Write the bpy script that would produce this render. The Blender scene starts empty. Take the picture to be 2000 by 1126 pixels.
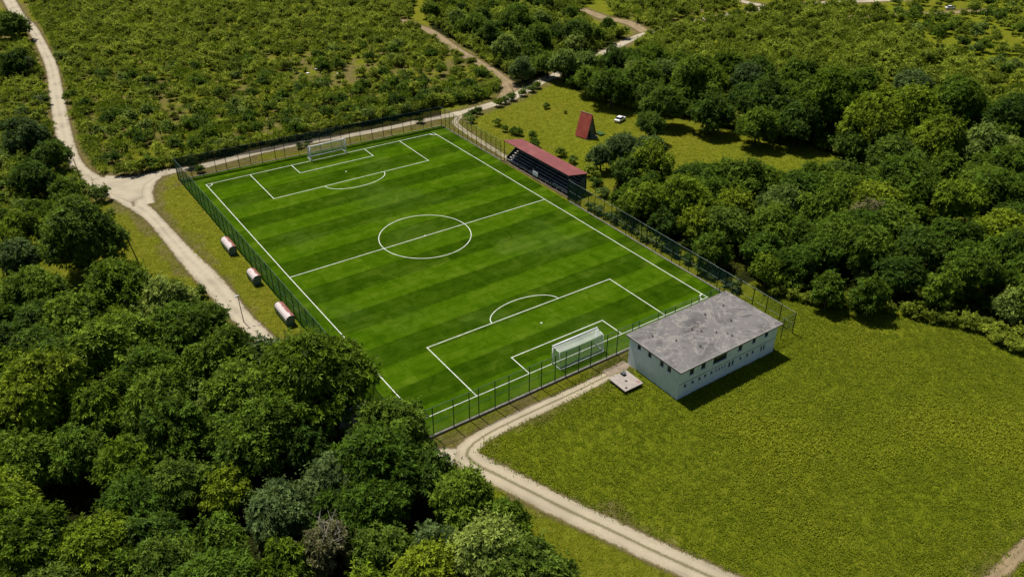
import bpy, math, random
import numpy as np
from mathutils import Vector, Matrix

# ------------------------------------------------------------------ camera, sky, sun, exposure
scene = bpy.context.scene
C = scene.collection
cam_data = bpy.data.cameras.new('camera')
cam = bpy.data.objects.new('camera', cam_data); C.objects.link(cam)
cam_data.sensor_width = 36.0; cam_data.lens = 28.46
cam_data.clip_start = 1.0; cam_data.clip_end = 6000.0
rt = (0.82144, -0.57029, 0.00113); up_ = (0.29884, 0.43213, 0.85086); fw = (0.48573, 0.69859, -0.52540)
M = Matrix(((rt[0], up_[0], -fw[0], -40.544), (rt[1], up_[1], -fw[1], -82.162), (rt[2], up_[2], -fw[2], 78.704), (0, 0, 0, 1)))
cam.matrix_world = M
scene.camera = cam
CAMP = np.array([-40.544, -82.162, 78.704]); RR = np.array([rt, up_, fw])

SUN_EL, SUN_AZ = math.radians(64), math.radians(-6)      # azimuth from +y towards +x
world = bpy.data.worlds.new('World'); scene.world = world; world.use_nodes = True
wn = world.node_tree
sky = wn.nodes.new('ShaderNodeTexSky'); sky.sky_type = 'NISHITA'; sky.sun_disc = False
sky.sun_elevation = SUN_EL; sky.sun_rotation = SUN_AZ
wn.links.new(sky.outputs['Color'], wn.nodes['Background'].inputs['Color'])
wn.nodes['Background'].inputs['Strength'].default_value = 0.05
sl = bpy.data.lights.new('sun', 'SUN'); sl.energy = 4.8; sl.angle = math.radians(0.53); sl.color = (1.0, 0.95, 0.86)
sun = bpy.data.objects.new('sun', sl); C.objects.link(sun)
sd = Vector((math.sin(SUN_AZ) * math.cos(SUN_EL), math.cos(SUN_AZ) * math.cos(SUN_EL), math.sin(SUN_EL)))
sun.rotation_euler = sd.to_track_quat('Z', 'Y').to_euler()
scene.view_settings.view_transform = 'Standard'; scene.view_settings.look = 'None'
scene.view_settings.exposure = 0.08; scene.view_settings.gamma = 1.0
scene.cycles.max_bounces = 6; scene.cycles.diffuse_bounces = 3; scene.cycles.transparent_max_bounces = 16
scene.cycles.transmission_bounces = 2; scene.cycles.glossy_bounces = 2

# outlines of the planted areas and the main trees, in metres (x across the pitch, y along it)
DATA = {'poly':{'orchard':[(-17.4,401.3),(-4.2,392.2),(-5.6,333.3),(-5.9,285.3),(-9.0,235.9),(-13.7,192.1),(-17.1,164.7),(-19.8,134.0),(-17.8,123.0),(-12.2,119.1),(-2.2,117.9),(13.0,119.6),(32.2,118.7),(53.7,115.9),(72.0,116.2),(80.4,114.2),(90.4,115.7),(95.7,118.0),(100.3,133.6),(102.6,148.0),(105.0,165.2),(110.0,194.2),(114.4,212.4),(157.6,281.3)],'orchard_left':[(-27.9,331.4),(-17.1,302.9),(-15.1,264.3),(-17.8,213.7),(-21.4,186.0),(-23.8,162.0),(-25.4,141.1),(-25.0,127.2),(-24.2,113.5),(-22.1,104.5),(-30.8,102.8),(-36.6,103.8),(-47.9,105.9)],'wood_mid':[(153.7,269.4),(225.4,220.3),(180.9,188.0),(168.1,165.6),(169.2,144.5),(143.0,135.1),(115.6,125.1),(103.3,120.7),(108.3,144.1),(113.2,171.7),(115.1,197.3)],'scrub_upper':[(219.4,224.4),(277.3,184.7),(242.2,155.0),(201.9,152.3),(178.2,147.3),(185.4,168.8)],'wood_upper':[(116.1,115.0),(133.7,126.5),(146.5,117.7),(150.3,104.6),(162.7,82.9),(178.5,56.7),(174.8,32.4),(185.0,20.4),(199.5,5.7),(119.4,-32.6),(127.1,-12.2),(131.6,4.9),(134.1,17.3),(137.7,34.9),(131.1,49.6),(124.8,71.9),(120.0,75.2),(116.6,86.5),(113.2,98.8)],'scrub_right':[(173.2,139.1),(195.0,145.2),(216.7,144.2),(239.1,142.6),(259.8,138.3),(277.4,128.5),(278.8,109.9),(248.2,83.2),(247.6,59.3),(225.5,33.4),(225.9,21.2),(199.2,8.2),(187.0,21.5),(176.7,33.6),(180.6,58.3),(164.3,84.4),(151.9,106.2),(152.0,121.3)],'scrub_far':[(281.2,182.0),(399.3,101.0),(357.0,80.8),(330.7,102.4),(305.7,135.6),(268.2,147.7),(257.9,148.9)],'pasture':[(295.2,120.9),(355.0,79.9),(249.5,29.5),(228.0,34.7),(247.6,59.3),(246.5,80.0)],'wood_lower':[(77.3,47.5),(85.2,47.4),(91.2,41.5),(90.0,33.6),(97.5,25.1),(111.9,15.2),(120.2,7.8),(123.3,0.9),(122.6,-14.7),(115.5,-34.4),(95.3,-44.1),(94.2,-38.8),(92.7,-31.6),(85.2,-21.6),(76.5,-11.8),(70.9,-3.6),(68.9,2.8),(69.3,14.7),(69.9,27.3),(72.4,39.2)],'hedge':[(69.5,-5.9),(75.3,-12.7),(84.0,-22.4),(91.2,-32.4),(94.3,-41.3),(92.5,-43.8),(88.3,-41.0),(88.5,-32.1),(81.9,-22.7),(74.1,-13.7)],'field_house':[(76.4,105.2),(94.3,111.9),(109.0,113.6),(110.9,103.3),(115.4,85.2),(115.7,70.7),(120.3,67.4),(124.6,43.9),(133.4,25.5),(130.4,16.2),(114.9,32.4),(106.4,53.5),(94.9,58.1),(81.1,55.8),(76.1,55.5),(78.6,82.2)],'bare':[(40.5,-62.8),(50.5,-62.4),(56.0,-62.3)],'forest_left':[(-49.0,63.1),(-38.1,53.6),(-30.9,50.6),(-28.5,50.5),(-23.3,38.6),(-18.9,29.3),(-17.3,22.3),(-14.1,15.9),(-10.5,11.4),(-7.5,5.7),(-7.9,-2.2),(-5.2,-6.6),(-5.3,-14.8),(-5.1,-18.8),(-5.4,-23.2),(-4.4,-29.2),(-3.5,-33.8),(-5.5,-40.2),(-7.8,-43.9),(-55.5,-10.9)]},'heroes':[(-30.2,72.9,7.41,14.2,'D'),(-30.6,141.1,5.28,10.4,'B'),(-27.6,126.9,4.23,8.6,'D'),(-33.6,114.1,4.53,9.1,'D'),(-28.5,104.3,3.54,7.4,'G'),(-24.0,214.0,4.8,9.6,'D'),(-18.8,266.0,5.53,10.9,'D'),(-38.9,89.9,4.24,8.6,'Y'),(-41.9,77.0,4.24,8.6,'B'),(-33.0,98.7,2.36,5.3,'Y'),(-28.4,50.8,6.21,12.1,'Y'),(-41.1,59.2,5.35,10.6,'G'),(-36.2,46.0,5.57,10.9,'G'),(-23.2,44.6,4.96,9.9,'L'),(-23.8,34.8,5.02,10.0,'G'),(-32.8,34.1,6.2,12.0,'G'),(-42.0,41.3,4.7,9.4,'D'),(-18.4,37.6,3.37,7.1,'D'),(-17.6,27.1,3.83,7.9,'D'),(-14.4,22.5,3.47,7.3,'B'),(-29.5,26.2,4.83,9.7,'G'),(-44.2,27.1,6.72,13.0,'Y'),(-37.5,21.6,4.97,9.9,'Y'),(-24.5,21.5,3.17,6.7,'L'),(-12.3,7.2,7.99,15.2,'Y'),(-19.2,7.7,4.93,9.8,'D'),(-24.9,14.6,2.75,6.0,'L'),(-48.2,16.1,4.57,9.2,'G'),(-42.8,15.1,4.14,8.4,'G'),(-37.6,8.8,4.06,8.3,'Y'),(-33.0,1.9,3.96,8.1,'D'),(-28.3,-1.9,3.07,6.6,'Y'),(-49.3,1.3,4.96,9.9,'Y'),(-43.3,-3.6,4.37,8.8,'Y'),(-37.7,-5.6,3.85,7.9,'D'),(-32.1,-10.1,3.54,7.4,'G'),(-24.5,-10.5,4.27,8.7,'B'),(-16.8,-8.8,3.98,8.2,'B'),(-12.4,-9.3,4.56,9.2,'B'),(-14.4,-16.0,4.31,8.7,'G'),(-11.2,-10.4,5.69,11.2,'G'),(-5.7,-14.7,3.39,7.1,'D'),(-5.0,-20.6,4.37,8.9,'G'),(-2.0,-25.2,3.09,6.6,'G'),(-7.2,-30.2,5.05,10.0,'L'),(-11.4,-24.9,3.53,7.4,'B'),(-16.9,-22.2,3.79,7.8,'D'),(-21.6,-17.8,3.53,7.4,'S'),(-26.4,-17.5,3.45,7.2,'Y'),(-41.4,-8.8,3.41,7.2,'G'),(-2.4,-32.5,2.64,5.8,'D'),(-24.6,3.1,3.69,7.7,'D'),(-16.7,-0.4,4.07,8.3,'D'),(80.5,54.6,3.42,7.2,'B'),(86.5,54.1,4.2,8.6,'B'),(90.5,49.4,4.18,8.5,'B'),(79.3,44.1,3.52,7.4,'D'),(75.0,22.3,6.11,11.9,'Y'),(73.7,32.1,4.4,8.9,'G'),(69.3,34.4,2.86,6.2,'G'),(89.4,26.3,4.71,9.4,'G'),(68.0,7.4,3.51,7.3,'G'),(68.9,20.7,3.12,6.7,'D'),(98.6,22.7,4.54,9.1,'G'),(90.6,9.3,5.24,10.4,'L'),(107.5,13.3,4.92,9.8,'G'),(119.6,1.2,6.58,12.7,'G'),(104.2,-1.9,4.17,8.5,'S'),(89.3,-5.3,4.9,9.8,'G'),(85.2,0.8,3.99,8.2,'G'),(75.5,1.4,3.88,8.0,'G'),(78.3,-19.9,3.54,7.4,'G'),(74.3,-14.6,3.24,6.9,'G'),(71.2,-3.6,3.19,6.8,'Y'),(111.1,-14.6,3.44,7.2,'Y'),(98.9,-16.4,4.62,9.3,'D'),(98.6,-26.3,5.04,10.0,'G'),(109.4,-26.3,4.75,9.5,'G'),(133.3,-12.2,5.63,11.1,'G'),(121.1,-10.2,5.79,11.3,'Y'),(96.1,-35.5,3.14,6.7,'L'),(88.0,-19.3,4.13,8.4,'D'),(90.0,-26.1,3.58,7.5,'G'),(126.5,-20.0,4.13,8.4,'D'),(112.4,88.0,5.84,11.4,'G'),(113.6,99.7,4.56,9.2,'G'),(116.6,115.9,5.12,10.2,'L'),(132.2,109.7,4.86,9.7,'D'),(124.2,87.1,6.26,12.2,'G'),(114.2,68.1,5.79,11.3,'D'),(133.9,76.2,7.35,14.1,'G'),(120.2,57.0,5.66,11.1,'D'),(151.0,71.8,5.43,10.7,'B'),(136.1,51.9,6.85,13.2,'D'),(168.1,66.9,5.24,10.4,'G'),(144.2,39.2,9.58,18.0,'Y'),(140.2,23.9,8.04,15.3,'Y'),(132.3,38.7,5.87,11.5,'D'),(123.7,44.4,5.22,10.3,'G'),(173.5,49.6,5.62,11.0,'G'),(156.6,23.2,7.56,14.4,'Y'),(183.7,39.9,5.58,11.0,'B'),(173.9,21.0,7.55,14.4,'G'),(147.7,10.6,6.61,12.8,'Y'),(155.0,3.2,6.08,11.8,'L'),(132.6,11.4,5.92,11.6,'D'),(177.4,7.7,6.52,12.6,'D'),(149.4,-7.0,5.77,11.3,'G'),(135.1,23.7,4.5,9.1,'D'),(103.5,62.3,3.98,8.2,'D'),(134.1,166.0,6.36,12.3,'G'),(127.8,144.8,5.28,10.4,'G'),(112.2,140.6,5.08,10.1,'L'),(143.5,141.9,5.39,10.6,'D'),(119.8,161.4,4.71,9.4,'D'),(104.7,121.4,4.13,8.4,'B'),(114.5,121.1,4.21,8.6,'G'),(121.0,173.2,4.85,9.7,'G')],'bush':[(-0.2,112.7,1.62),(30.1,112.6,0.84),(60.9,108.5,1.16),(28.6,110.1,0.69),(26.3,109.6,0.83),(75.8,104.2,1.18),(78.3,105.5,1.04),(86.2,107.5,1.37),(88.9,108.3,1.23),(92.6,109.7,1.4),(97.4,110.9,1.26),(101.9,112.5,1.28),(105.5,114.2,1.3),(73.5,103.2,1.17),(72.5,100.4,1.16),(77.0,94.4,1.14),(76.4,89.7,0.98),(77.3,86.7,1.12),(78.0,84.9,1.11),(79.3,80.8,1.1),(96.9,98.0,0.91),(98.6,91.5,0.45),(76.1,75.3,1.34),(78.4,67.5,1.31),(78.3,62.3,1.03),(76.6,53.3,1.73),(73.9,48.1,1.45),(71.8,42.9,1.41),(70.5,32.8,1.35),(70.8,26.7,1.1),(69.4,20.7,1.07)],'sparse':[(57.1,182.9,10.2),(67.6,165.0,12.4),(78.7,153.9,7.0),(45.0,184.0,7.3),(93.9,146.9,6.3),(85.6,142.5,5.1),(27.5,158.0,5.8),(-1.5,177.9,4.9),(12.5,180.1,5.3),(2.5,158.8,4.1),(30.6,187.0,5.1),(54.2,151.4,8.4),(41.9,124.0,3.0),(-8.1,176.9,2.6)]}
rng = np.random.default_rng(7); random.seed(7)

# ------------------------------------------------------------------ helpers
def tag(o, label=None, cat=None, group=None, kind=None):
    if label: o['label'] = label
    if cat: o['category'] = cat
    if group: o['group'] = group
    if kind: o['kind'] = kind
    return o

def thing(name, label, cat, loc=(0, 0, 0), group=None, rz=0):
    o = bpy.data.objects.new(name, None); C.objects.link(o)
    o.location = loc; o.rotation_euler = (0, 0, rz); o.empty_display_size = 0.3
    return tag(o, label, cat, group)

class MB:
    """collects boxes, tubes and polygons, then links them as one mesh object"""
    def __init__(s): s.v = []; s.f = []
    def poly(s, pts):
        n = len(s.v); s.v += [tuple(p) for p in pts]; s.f.append(tuple(range(n, n + len(pts)))); return s
    def box(s, x0, y0, z0, x1, y1, z1):
        n = len(s.v)
        s.v += [(x0, y0, z0), (x1, y0, z0), (x1, y1, z0), (x0, y1, z0), (x0, y0, z1), (x1, y0, z1), (x1, y1, z1), (x0, y1, z1)]
        for q in ((0, 3, 2, 1), (4, 5, 6, 7), (0, 1, 5, 4), (1, 2, 6, 5), (2, 3, 7, 6), (3, 0, 4, 7)): s.f.append(tuple(n + i for i in q))
        return s
    def tube(s, a, b, r0, r1=None, seg=8, cap=True):
        r1 = r0 if r1 is None else r1
        a, b = Vector(a), Vector(b); d = (b - a).normalized(); t = d.orthogonal().normalized(); u = d.cross(t); n = len(s.v)
        for p, r in ((a, r0), (b, r1)):
            for k in range(seg):
                w = 2 * math.pi * k / seg; s.v.append(tuple(p + r * (math.cos(w) * t + math.sin(w) * u)))
        for k in range(seg): s.f.append((n + k, n + (k + 1) % seg, n + seg + (k + 1) % seg, n + seg + k))
        if cap: s.f.append(tuple(n + seg - 1 - k for k in range(seg))); s.f.append(tuple(n + seg + k for k in range(seg)))
        return s
    def path(s, pts, r, seg=6):
        for a, b in zip(pts[:-1], pts[1:]): s.tube(a, b, r, r, seg)
        return s
    def prism(s, outline, a, b, axis=0):
        """outline: 2-D points in the other two axes, swept from a to b along axis"""
        n = len(s.v); m = len(outline)
        for t in (a, b):
            for p in outline:
                q = list(p); q.insert(axis, t); s.v.append(tuple(q))
        for k in range(m): s.f.append((n + k, n + (k + 1) % m, n + m + (k + 1) % m, n + m + k))
        s.f.append(tuple(n + m - 1 - k for k in range(m))); s.f.append(tuple(n + m + k for k in range(m)))
        return s
    def build(s, name, mat, parent=None, smooth=False, origin=None, bevel=0):
        me = bpy.data.meshes.new(name)
        o0 = Vector(origin) if origin is not None else (Vector(parent_base(parent)) if parent else Vector((0, 0, 0)))
        me.from_pydata([tuple(Vector(p) - o0) for p in s.v], [], s.f); me.validate()
        me.materials.append(mat)
        if smooth: me.polygons.foreach_set('use_smooth', [True] * len(me.polygons))
        o = bpy.data.objects.new(name, me); C.objects.link(o)
        if parent: o.parent = parent
        elif origin is not None: o.location = o0
        if bevel:
            md = o.modifiers.new('edge', 'BEVEL'); md.width = bevel; md.segments = 2; md.limit_method = 'ANGLE'
        return o

def parent_base(p):
    b = Vector((0, 0, 0))
    while p is not None: b += Vector(p.location); p = p.parent
    return b

def np_mesh(name, verts, quads, mat, attr=None):
    me = bpy.data.meshes.new(name); nv, nf = len(verts), len(quads)
    me.vertices.add(nv); me.vertices.foreach_set('co', np.ascontiguousarray(verts, dtype=np.float32).ravel())
    me.loops.add(nf * 4); me.loops.foreach_set('vertex_index', np.ascontiguousarray(quads, dtype=np.int32).ravel())
    me.polygons.add(nf); me.polygons.foreach_set('loop_start', np.arange(0, nf * 4, 4, dtype=np.int32))
    me.update(calc_edges=True)
    if attr is not None:
        a = me.attributes.new('tint', 'FLOAT', 'FACE'); a.data.foreach_set('value', np.ascontiguousarray(attr, dtype=np.float32))
    if mat: me.materials.append(mat)
    return me

def link(name, me, parent=None, loc=None):
    o = bpy.data.objects.new(name, me); C.objects.link(o)
    if parent: o.parent = parent
    if loc is not None: o.location = loc
    return o

def in_poly(P, poly):
    x, y = P[:, 0], P[:, 1]; r = np.zeros(len(P), bool); n = len(poly)
    for i in range(n):
        x0, y0 = poly[i]; x1, y1 = poly[(i + 1) % n]
        c = (y0 > y) != (y1 > y)
        with np.errstate(divide='ignore', invalid='ignore'): r ^= c & (x < (x1 - x0) * (y - y0) / (y1 - y0) + x0)
    return r

def in_view(P, m=1.08):
    """which ground points lie inside (a margin wider than) the photographed area"""
    d = (np.column_stack([P[:, 0], P[:, 1], np.full(len(P), 2.0)]) - CAMP) @ RR.T
    return (np.abs(d[:, 0] / d[:, 2]) < 0.6325 * m) & (np.abs(d[:, 1] / d[:, 2]) < 0.356 * m + 0.02) & (d[:, 2] > 0)

def noise2(P, s, seed=0):
    """smooth value noise on points"""
    r = np.random.default_rng(seed); g = r.random((64, 64)); q = P / s + 100.3
    i = np.floor(q).astype(int); f = q - i; f = f * f * (3 - 2 * f); a = lambda dx, dy: g[(i[:, 0] + dx) % 64, (i[:, 1] + dy) % 64]
    return (a(0, 0) * (1 - f[:, 0]) + a(1, 0) * f[:, 0]) * (1 - f[:, 1]) + (a(0, 1) * (1 - f[:, 0]) + a(1, 1) * f[:, 0]) * f[:, 1]

# ------------------------------------------------------------------ materials
class NT:
    def __init__(s, name):
        s.m = bpy.data.materials.new(name); s.m.use_nodes = True; s.t = s.m.node_tree
        s.b = s.t.nodes['Principled BSDF']; s.out = s.t.nodes['Material Output']
    def n(s, kind, **kw):
        x = s.t.nodes.new('ShaderNode' + kind)
        for k, v in kw.items():
            if hasattr(x, k): setattr(x, k, v)
            else: x.inputs[k].default_value = v
        return x
    def l(s, a, b): s.t.links.new(a, b)
    def coord(s, which='Object'): return s.n('TexCoord').outputs[which]
    def pos(s): return s.n('NewGeometry').outputs['Position']
    def noise(s, scale, detail=4, rough=0.6, vec=None, dist=0.0):
        x = s.n('TexNoise'); x.inputs['Scale'].default_value = scale; x.inputs['Detail'].default_value = detail
        x.inputs['Roughness'].default_value = rough; x.inputs['Distortion'].default_value = dist
        s.l(vec if vec is not None else s.pos(), x.inputs['Vector']); return x.outputs['Fac']
    def ramp(s, fac, stops):
        x = s.n('ValToRGB'); e = x.color_ramp.elements
        while len(e) < len(stops): e.new(0.5)
        for k, (p, c) in enumerate(stops): e[k].position = p; e[k].color = (*c, 1) if len(c) == 3 else c
        s.l(fac, x.inputs['Fac']); return x.outputs['Color']
    def math(s, op, a, b=0.0, c=None, clamp=False):
        x = s.n('Math', operation=op); x.use_clamp = clamp
        for i, v in enumerate((a, b) if c is None else (a, b, c)):
            if isinstance(v, (int, float)): x.inputs[i].default_value = v
            else: s.l(v, x.inputs[i])
        return x.outputs[0]
    def mix(s, fac, a, b, mode='MIX'):
        x = s.n('MixRGB', blend_type=mode)
        for i, v in enumerate((fac, a, b)):
            if isinstance(v, (int, float)): x.inputs[i].default_value = v
            elif isinstance(v, tuple): x.inputs[i].default_value = (*v, 1)
            else: s.l(v, x.inputs[i])
        return x.outputs[0]
    def smooth(s, v, lo, hi):
        x = s.n('MapRange', interpolation_type='SMOOTHSTEP'); s.l(v, x.inputs['Value'])
        x.inputs['From Min'].default_value = lo; x.inputs['From Max'].default_value = hi; return x.outputs['Result']
    def attr(s, name): return s.n('Attribute', attribute_name=name).outputs['Fac']
    def color(s, c):
        if isinstance(c, tuple): s.b.inputs['Base Color'].default_value = (*c, 1)
        else: s.l(c, s.b.inputs['Base Color'])
        return s
    def bump(s, h, strength=0.5, dist=0.1):
        x = s.n('Bump'); x.inputs['Strength'].default_value = strength; x.inputs['Distance'].default_value = dist
        s.l(h, x.inputs['Height']); s.l(x.outputs['Normal'], s.b.inputs['Normal']); return s
    def set(s, rough=0.8, spec=0.3, metal=0.0):
        s.b.inputs['Roughness'].default_value = rough; s.b.inputs['Specular IOR Level'].default_value = spec
        s.b.inputs['Metallic'].default_value = metal; return s
    def alpha(s, a):
        if isinstance(a, (int, float)): s.b.inputs['Alpha'].default_value = a
        else: s.l(a, s.b.inputs['Alpha'])
        return s

def simple(name, c, rough=0.7, spec=0.3, var=0.15, scale=3.0, metal=0.0, bump=0.0, dark=None):
    t = NT(name); f = t.noise(scale, 5, 0.65)
    d = dark or tuple(x * (1 - var * 2) for x in c)
    t.color(t.ramp(f, [(0.35, d), (0.65, c)])).set(rough, spec, metal)
    if bump: t.bump(f, 0.6, bump)
    return t.m

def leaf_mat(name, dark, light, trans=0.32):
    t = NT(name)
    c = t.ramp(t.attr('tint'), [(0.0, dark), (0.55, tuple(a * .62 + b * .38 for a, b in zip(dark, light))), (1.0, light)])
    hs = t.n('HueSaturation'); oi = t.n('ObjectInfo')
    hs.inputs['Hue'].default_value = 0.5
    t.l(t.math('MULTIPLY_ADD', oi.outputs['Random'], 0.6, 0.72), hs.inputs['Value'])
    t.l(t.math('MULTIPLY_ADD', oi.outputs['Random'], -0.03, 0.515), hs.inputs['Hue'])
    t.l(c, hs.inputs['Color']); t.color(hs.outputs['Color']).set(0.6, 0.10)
    tr = t.n('BsdfTranslucent'); t.l(t.mix(0.45, hs.outputs['Color'], (0.20, 0.30, 0.012)), tr.inputs['Color'])
    mx = t.n('MixShader'); mx.inputs[0].default_value = trans
    t.l(t.b.outputs[0], mx.inputs[1]); t.l(tr.outputs[0], mx.inputs[2]); t.l(mx.outputs[0], t.out.inputs['Surface'])
    return t.m

LEAF = {
 'D': leaf_mat('leaves_dark_green', (0.0121, 0.0297, 0.0033), (0.1300, 0.2210, 0.0234)),
 'G': leaf_mat('leaves_green', (0.0198, 0.0407, 0.0022), (0.175, 0.285, 0.022)),
 'Y': leaf_mat('leaves_yellow_green', (0.0264, 0.0484, 0.0017), (0.245, 0.345, 0.018)),
 'L': leaf_mat('leaves_pale_green', (0.0275, 0.0506, 0.0088), (0.3120, 0.4160, 0.0780)),
 'B': leaf_mat('leaves_grey_green', (0.0165, 0.0341, 0.0099), (0.1690, 0.2535, 0.0754)),
 'S': leaf_mat('leaves_dry_olive', (0.0330, 0.0358, 0.0121), (0.2860, 0.2665, 0.1235)),
 'O': leaf_mat('leaves_orchard', (0.055, 0.085, 0.004), (0.40, 0.48, 0.050)),
}
M_bark = simple('bark', (0.10, 0.075, 0.05), 0.9, 0.1, scale=6, bump=0.03)

def ground_mat():
    t = NT('rough_grass_ground')
    n1 = t.noise(0.9, 8, 0.72, dist=1.2); n2 = t.noise(0.09, 5, 0.6); n3 = t.noise(4.5, 6, 0.7, dist=0.6); n4 = t.noise(0.025, 3, 0.5)
    f = t.math('ADD', t.math('MULTIPLY', n1, 0.55), t.math('MULTIPLY', n3, 0.45))
    dry = t.ramp(f, [(0.36, (0.085, 0.095, 0.006)), (0.5, (0.180, 0.185, 0.014)), (0.64, (0.280, 0.262, 0.038))])
    lush = t.ramp(f, [(0.36, (0.075, 0.112, 0.004)), (0.5, (0.160, 0.198, 0.009)), (0.64, (0.255, 0.275, 0.022))])
    soil = t.ramp(f, [(0.36, (0.060, 0.055, 0.014)), (0.5, (0.175, 0.150, 0.045)), (0.64, (0.290, 0.225, 0.110))])
    c = t.mix(t.math('ADD', t.attr('lush'), t.math('MULTIPLY', t.math('SUBTRACT', n4, 0.5), 2.6), clamp=True), dry, lush)
    patch = t.smooth(t.math('ADD', t.attr('soil'), t.math('MULTIPLY', t.math('SUBTRACT', n2, 0.5), 1.6)), 0.35, 0.65)
    c = t.mix(patch, c, soil)
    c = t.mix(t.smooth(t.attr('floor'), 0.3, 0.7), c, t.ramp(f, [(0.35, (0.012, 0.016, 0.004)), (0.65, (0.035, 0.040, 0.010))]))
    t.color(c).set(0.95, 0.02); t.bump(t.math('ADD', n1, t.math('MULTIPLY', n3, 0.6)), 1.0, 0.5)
    return t.m
M_ground = ground_mat()

def road_mat(name, main, verge, track=False, plain=False):
    t = NT(name)
    u = t.math('ABSOLUTE', t.attr('u')); n = t.noise(0.8, 6, 0.7); n2 = t.noise(3.5, 5, 0.7); n3 = t.noise(0.2, 3, 0.5)
    w = t.math('ADD', u, t.math('MULTIPLY', t.math('SUBTRACT', n, 0.5), 0.9))
    base = t.ramp(t.math('ADD', t.math('MULTIPLY', n2, 0.5), t.math('MULTIPLY', n, 0.5)), [(0.3, tuple(x * 0.66 for x in main)), (0.56, main)])
    base = t.mix(t.smooth(n3, 0.45, 0.65), base, tuple(x * 0.74 for x in main))
    # wheel lines: two faint paler ruts
    rut = t.math('SUBTRACT', 1.0, t.smooth(t.math('ABSOLUTE', t.math('SUBTRACT', u, 0.45)), 0.12, 0.3))
    base = t.mix(t.math('MULTIPLY', rut, 0.35), base, tuple(min(0.6, x * 1.15) for x in main))
    if track:
        mid = t.math('SUBTRACT', 1.0, t.smooth(t.math('ADD', u, t.math('MULTIPLY', t.math('SUBTRACT', n2, 0.5), 0.35)), 0.05, 0.2))
        base = t.mix(t.math('MULTIPLY', mid, 0.75), base, (0.13, 0.115, 0.045))
    if not plain: base = t.mix(t.smooth(w, 0.85, 1.15), base, t.ramp(n2, [(0.35, tuple(x * 0.6 for x in verge)), (0.65, verge)]))
    t.color(base).set(0.95, 0.1).bump(n2, 0.5, 0.06)
    if plain: t.alpha(t.math('SUBTRACT', 1.0, t.smooth(t.math('ADD', u, t.math('MULTIPLY', t.math('SUBTRACT', n2, 0.5), 0.5)), 0.85, 1.1)))
    else: t.alpha(t.math('SUBTRACT', 1.0, t.smooth(t.math('ADD', u, t.math('MULTIPLY', t.math('SUBTRACT', n2, 0.5), 1.5)), 1.05, 1.4)))
    return t.m
M_road = road_mat('pale_gravel', (0.46, 0.40, 0.295), (0.19, 0.145, 0.075))
M_patch = road_mat('pale_gravel_junction', (0.46, 0.40, 0.295), (0, 0, 0), plain=True)
M_track = road_mat('two_rut_gravel', (0.43, 0.37, 0.26), (0.20, 0.155, 0.075), True)
M_dirt = road_mat('brown_dirt', (0.30, 0.225, 0.13), (0.19, 0.145, 0.07))

def turf_mat():
    t = NT('striped_turf')
    sep = t.n('SeparateXYZ'); t.l(t.pos(), sep.inputs[0]); x, y = sep.outputs[0], sep.outputs[1]
    warp = t.math('MULTIPLY', t.math('SUBTRACT', t.noise(0.5, 3, 0.6), 0.5), 0.5)
    yy = t.math('ADD', t.math('ADD', y, warp), t.math('MULTIPLY', x, 0.0))
    s = t.math('ADD', t.math('SINE', t.math('MULTIPLY', t.math('SUBTRACT', yy, 49.6), math.pi / 5.9)), t.math('MULTIPLY', t.math('SUBTRACT', t.noise(1.4, 4, 0.7), 0.5), 0.5))        # light below halfway line
    stripe = t.smooth(s, -0.13, 0.13)                                                          # 1 = far side: dark first
    outR = t.smooth(x, 60.0, 60.06); outL = t.math('SUBTRACT', 1.0, t.smooth(x, -0.3, -0.24))
    inv = t.math('SUBTRACT', 1.0, stripe)
    st = t.mix(outR, stripe, inv)
    st = t.mix(outL, st, t.math('MULTIPLY', inv, 0.55))
    patch = t.noise(0.045, 4, 0.55); mid = t.noise(0.35, 5, 0.65, dist=0.8); fine = t.noise(7.0, 5, 0.75)
    # laid rolls: faint seams and slight roll-to-roll difference
    br = t.n('TexBrick'); t.l(t.pos(), br.inputs['Vector']); br.inputs['Scale'].default_value = 1.0
    br.inputs['Brick Width'].default_value = 9.5; br.inputs['Row Height'].default_value = 1.97; br.inputs['Mortar Size'].default_value = 0.07
    br.inputs['Color1'].default_value = (0.35, 0.35, 0.35, 1); br.inputs['Color2'].default_value = (0.65, 0.65, 0.65, 1); br.inputs['Mortar'].default_value = (0.25, 0.25, 0.25, 1)
    br.inputs['Bias'].default_value = 0.0
    sepb = t.n('SeparateColor'); t.l(br.outputs['Color'], sepb.inputs[0])
    v = t.math('ADD', t.math('MULTIPLY', t.math('SUBTRACT', mid, 0.5), 1.1), t.math('MULTIPLY', t.math('SUBTRACT', fine, 0.5), 0.9))
    v = t.math('ADD', v, t.math('MULTIPLY', t.math('SUBTRACT', sepb.outputs[0], 0.5), 0.75))
    v = t.math('ADD', v, 0.5, clamp=True)
    light = t.ramp(v, [(0.15, (0.026, 0.064, 0.0010)), (0.5, (0.050, 0.106, 0.0020)), (0.9, (0.098, 0.155, 0.010))])
    dark = t.ramp(v, [(0.15, (0.014, 0.038, 0.0008)), (0.5, (0.030, 0.067, 0.0016)), (0.9, (0.063, 0.108, 0.007))])
    c = t.mix(st, light, dark)
    worn = t.smooth(patch, 0.50, 0.68)
    c = t.mix(t.math('MULTIPLY', worn, 0.6), c, t.ramp(v, [(0.2, (0.030, 0.070, 0.004)), (0.8, (0.085, 0.135, 0.018))]))
    t.color(c).set(1.0, 0.0).bump(fine, 0.7, 0.06)
    return t.m
M_turf = turf_mat()
M_line = simple('line_white', (0.76, 0.79, 0.72), 0.8, 0.1, 0.16, 0.9)
M_white = simple('white_paint', (0.90, 0.91, 0.92), 0.4, 0.5, 0.05, 5.0)
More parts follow.
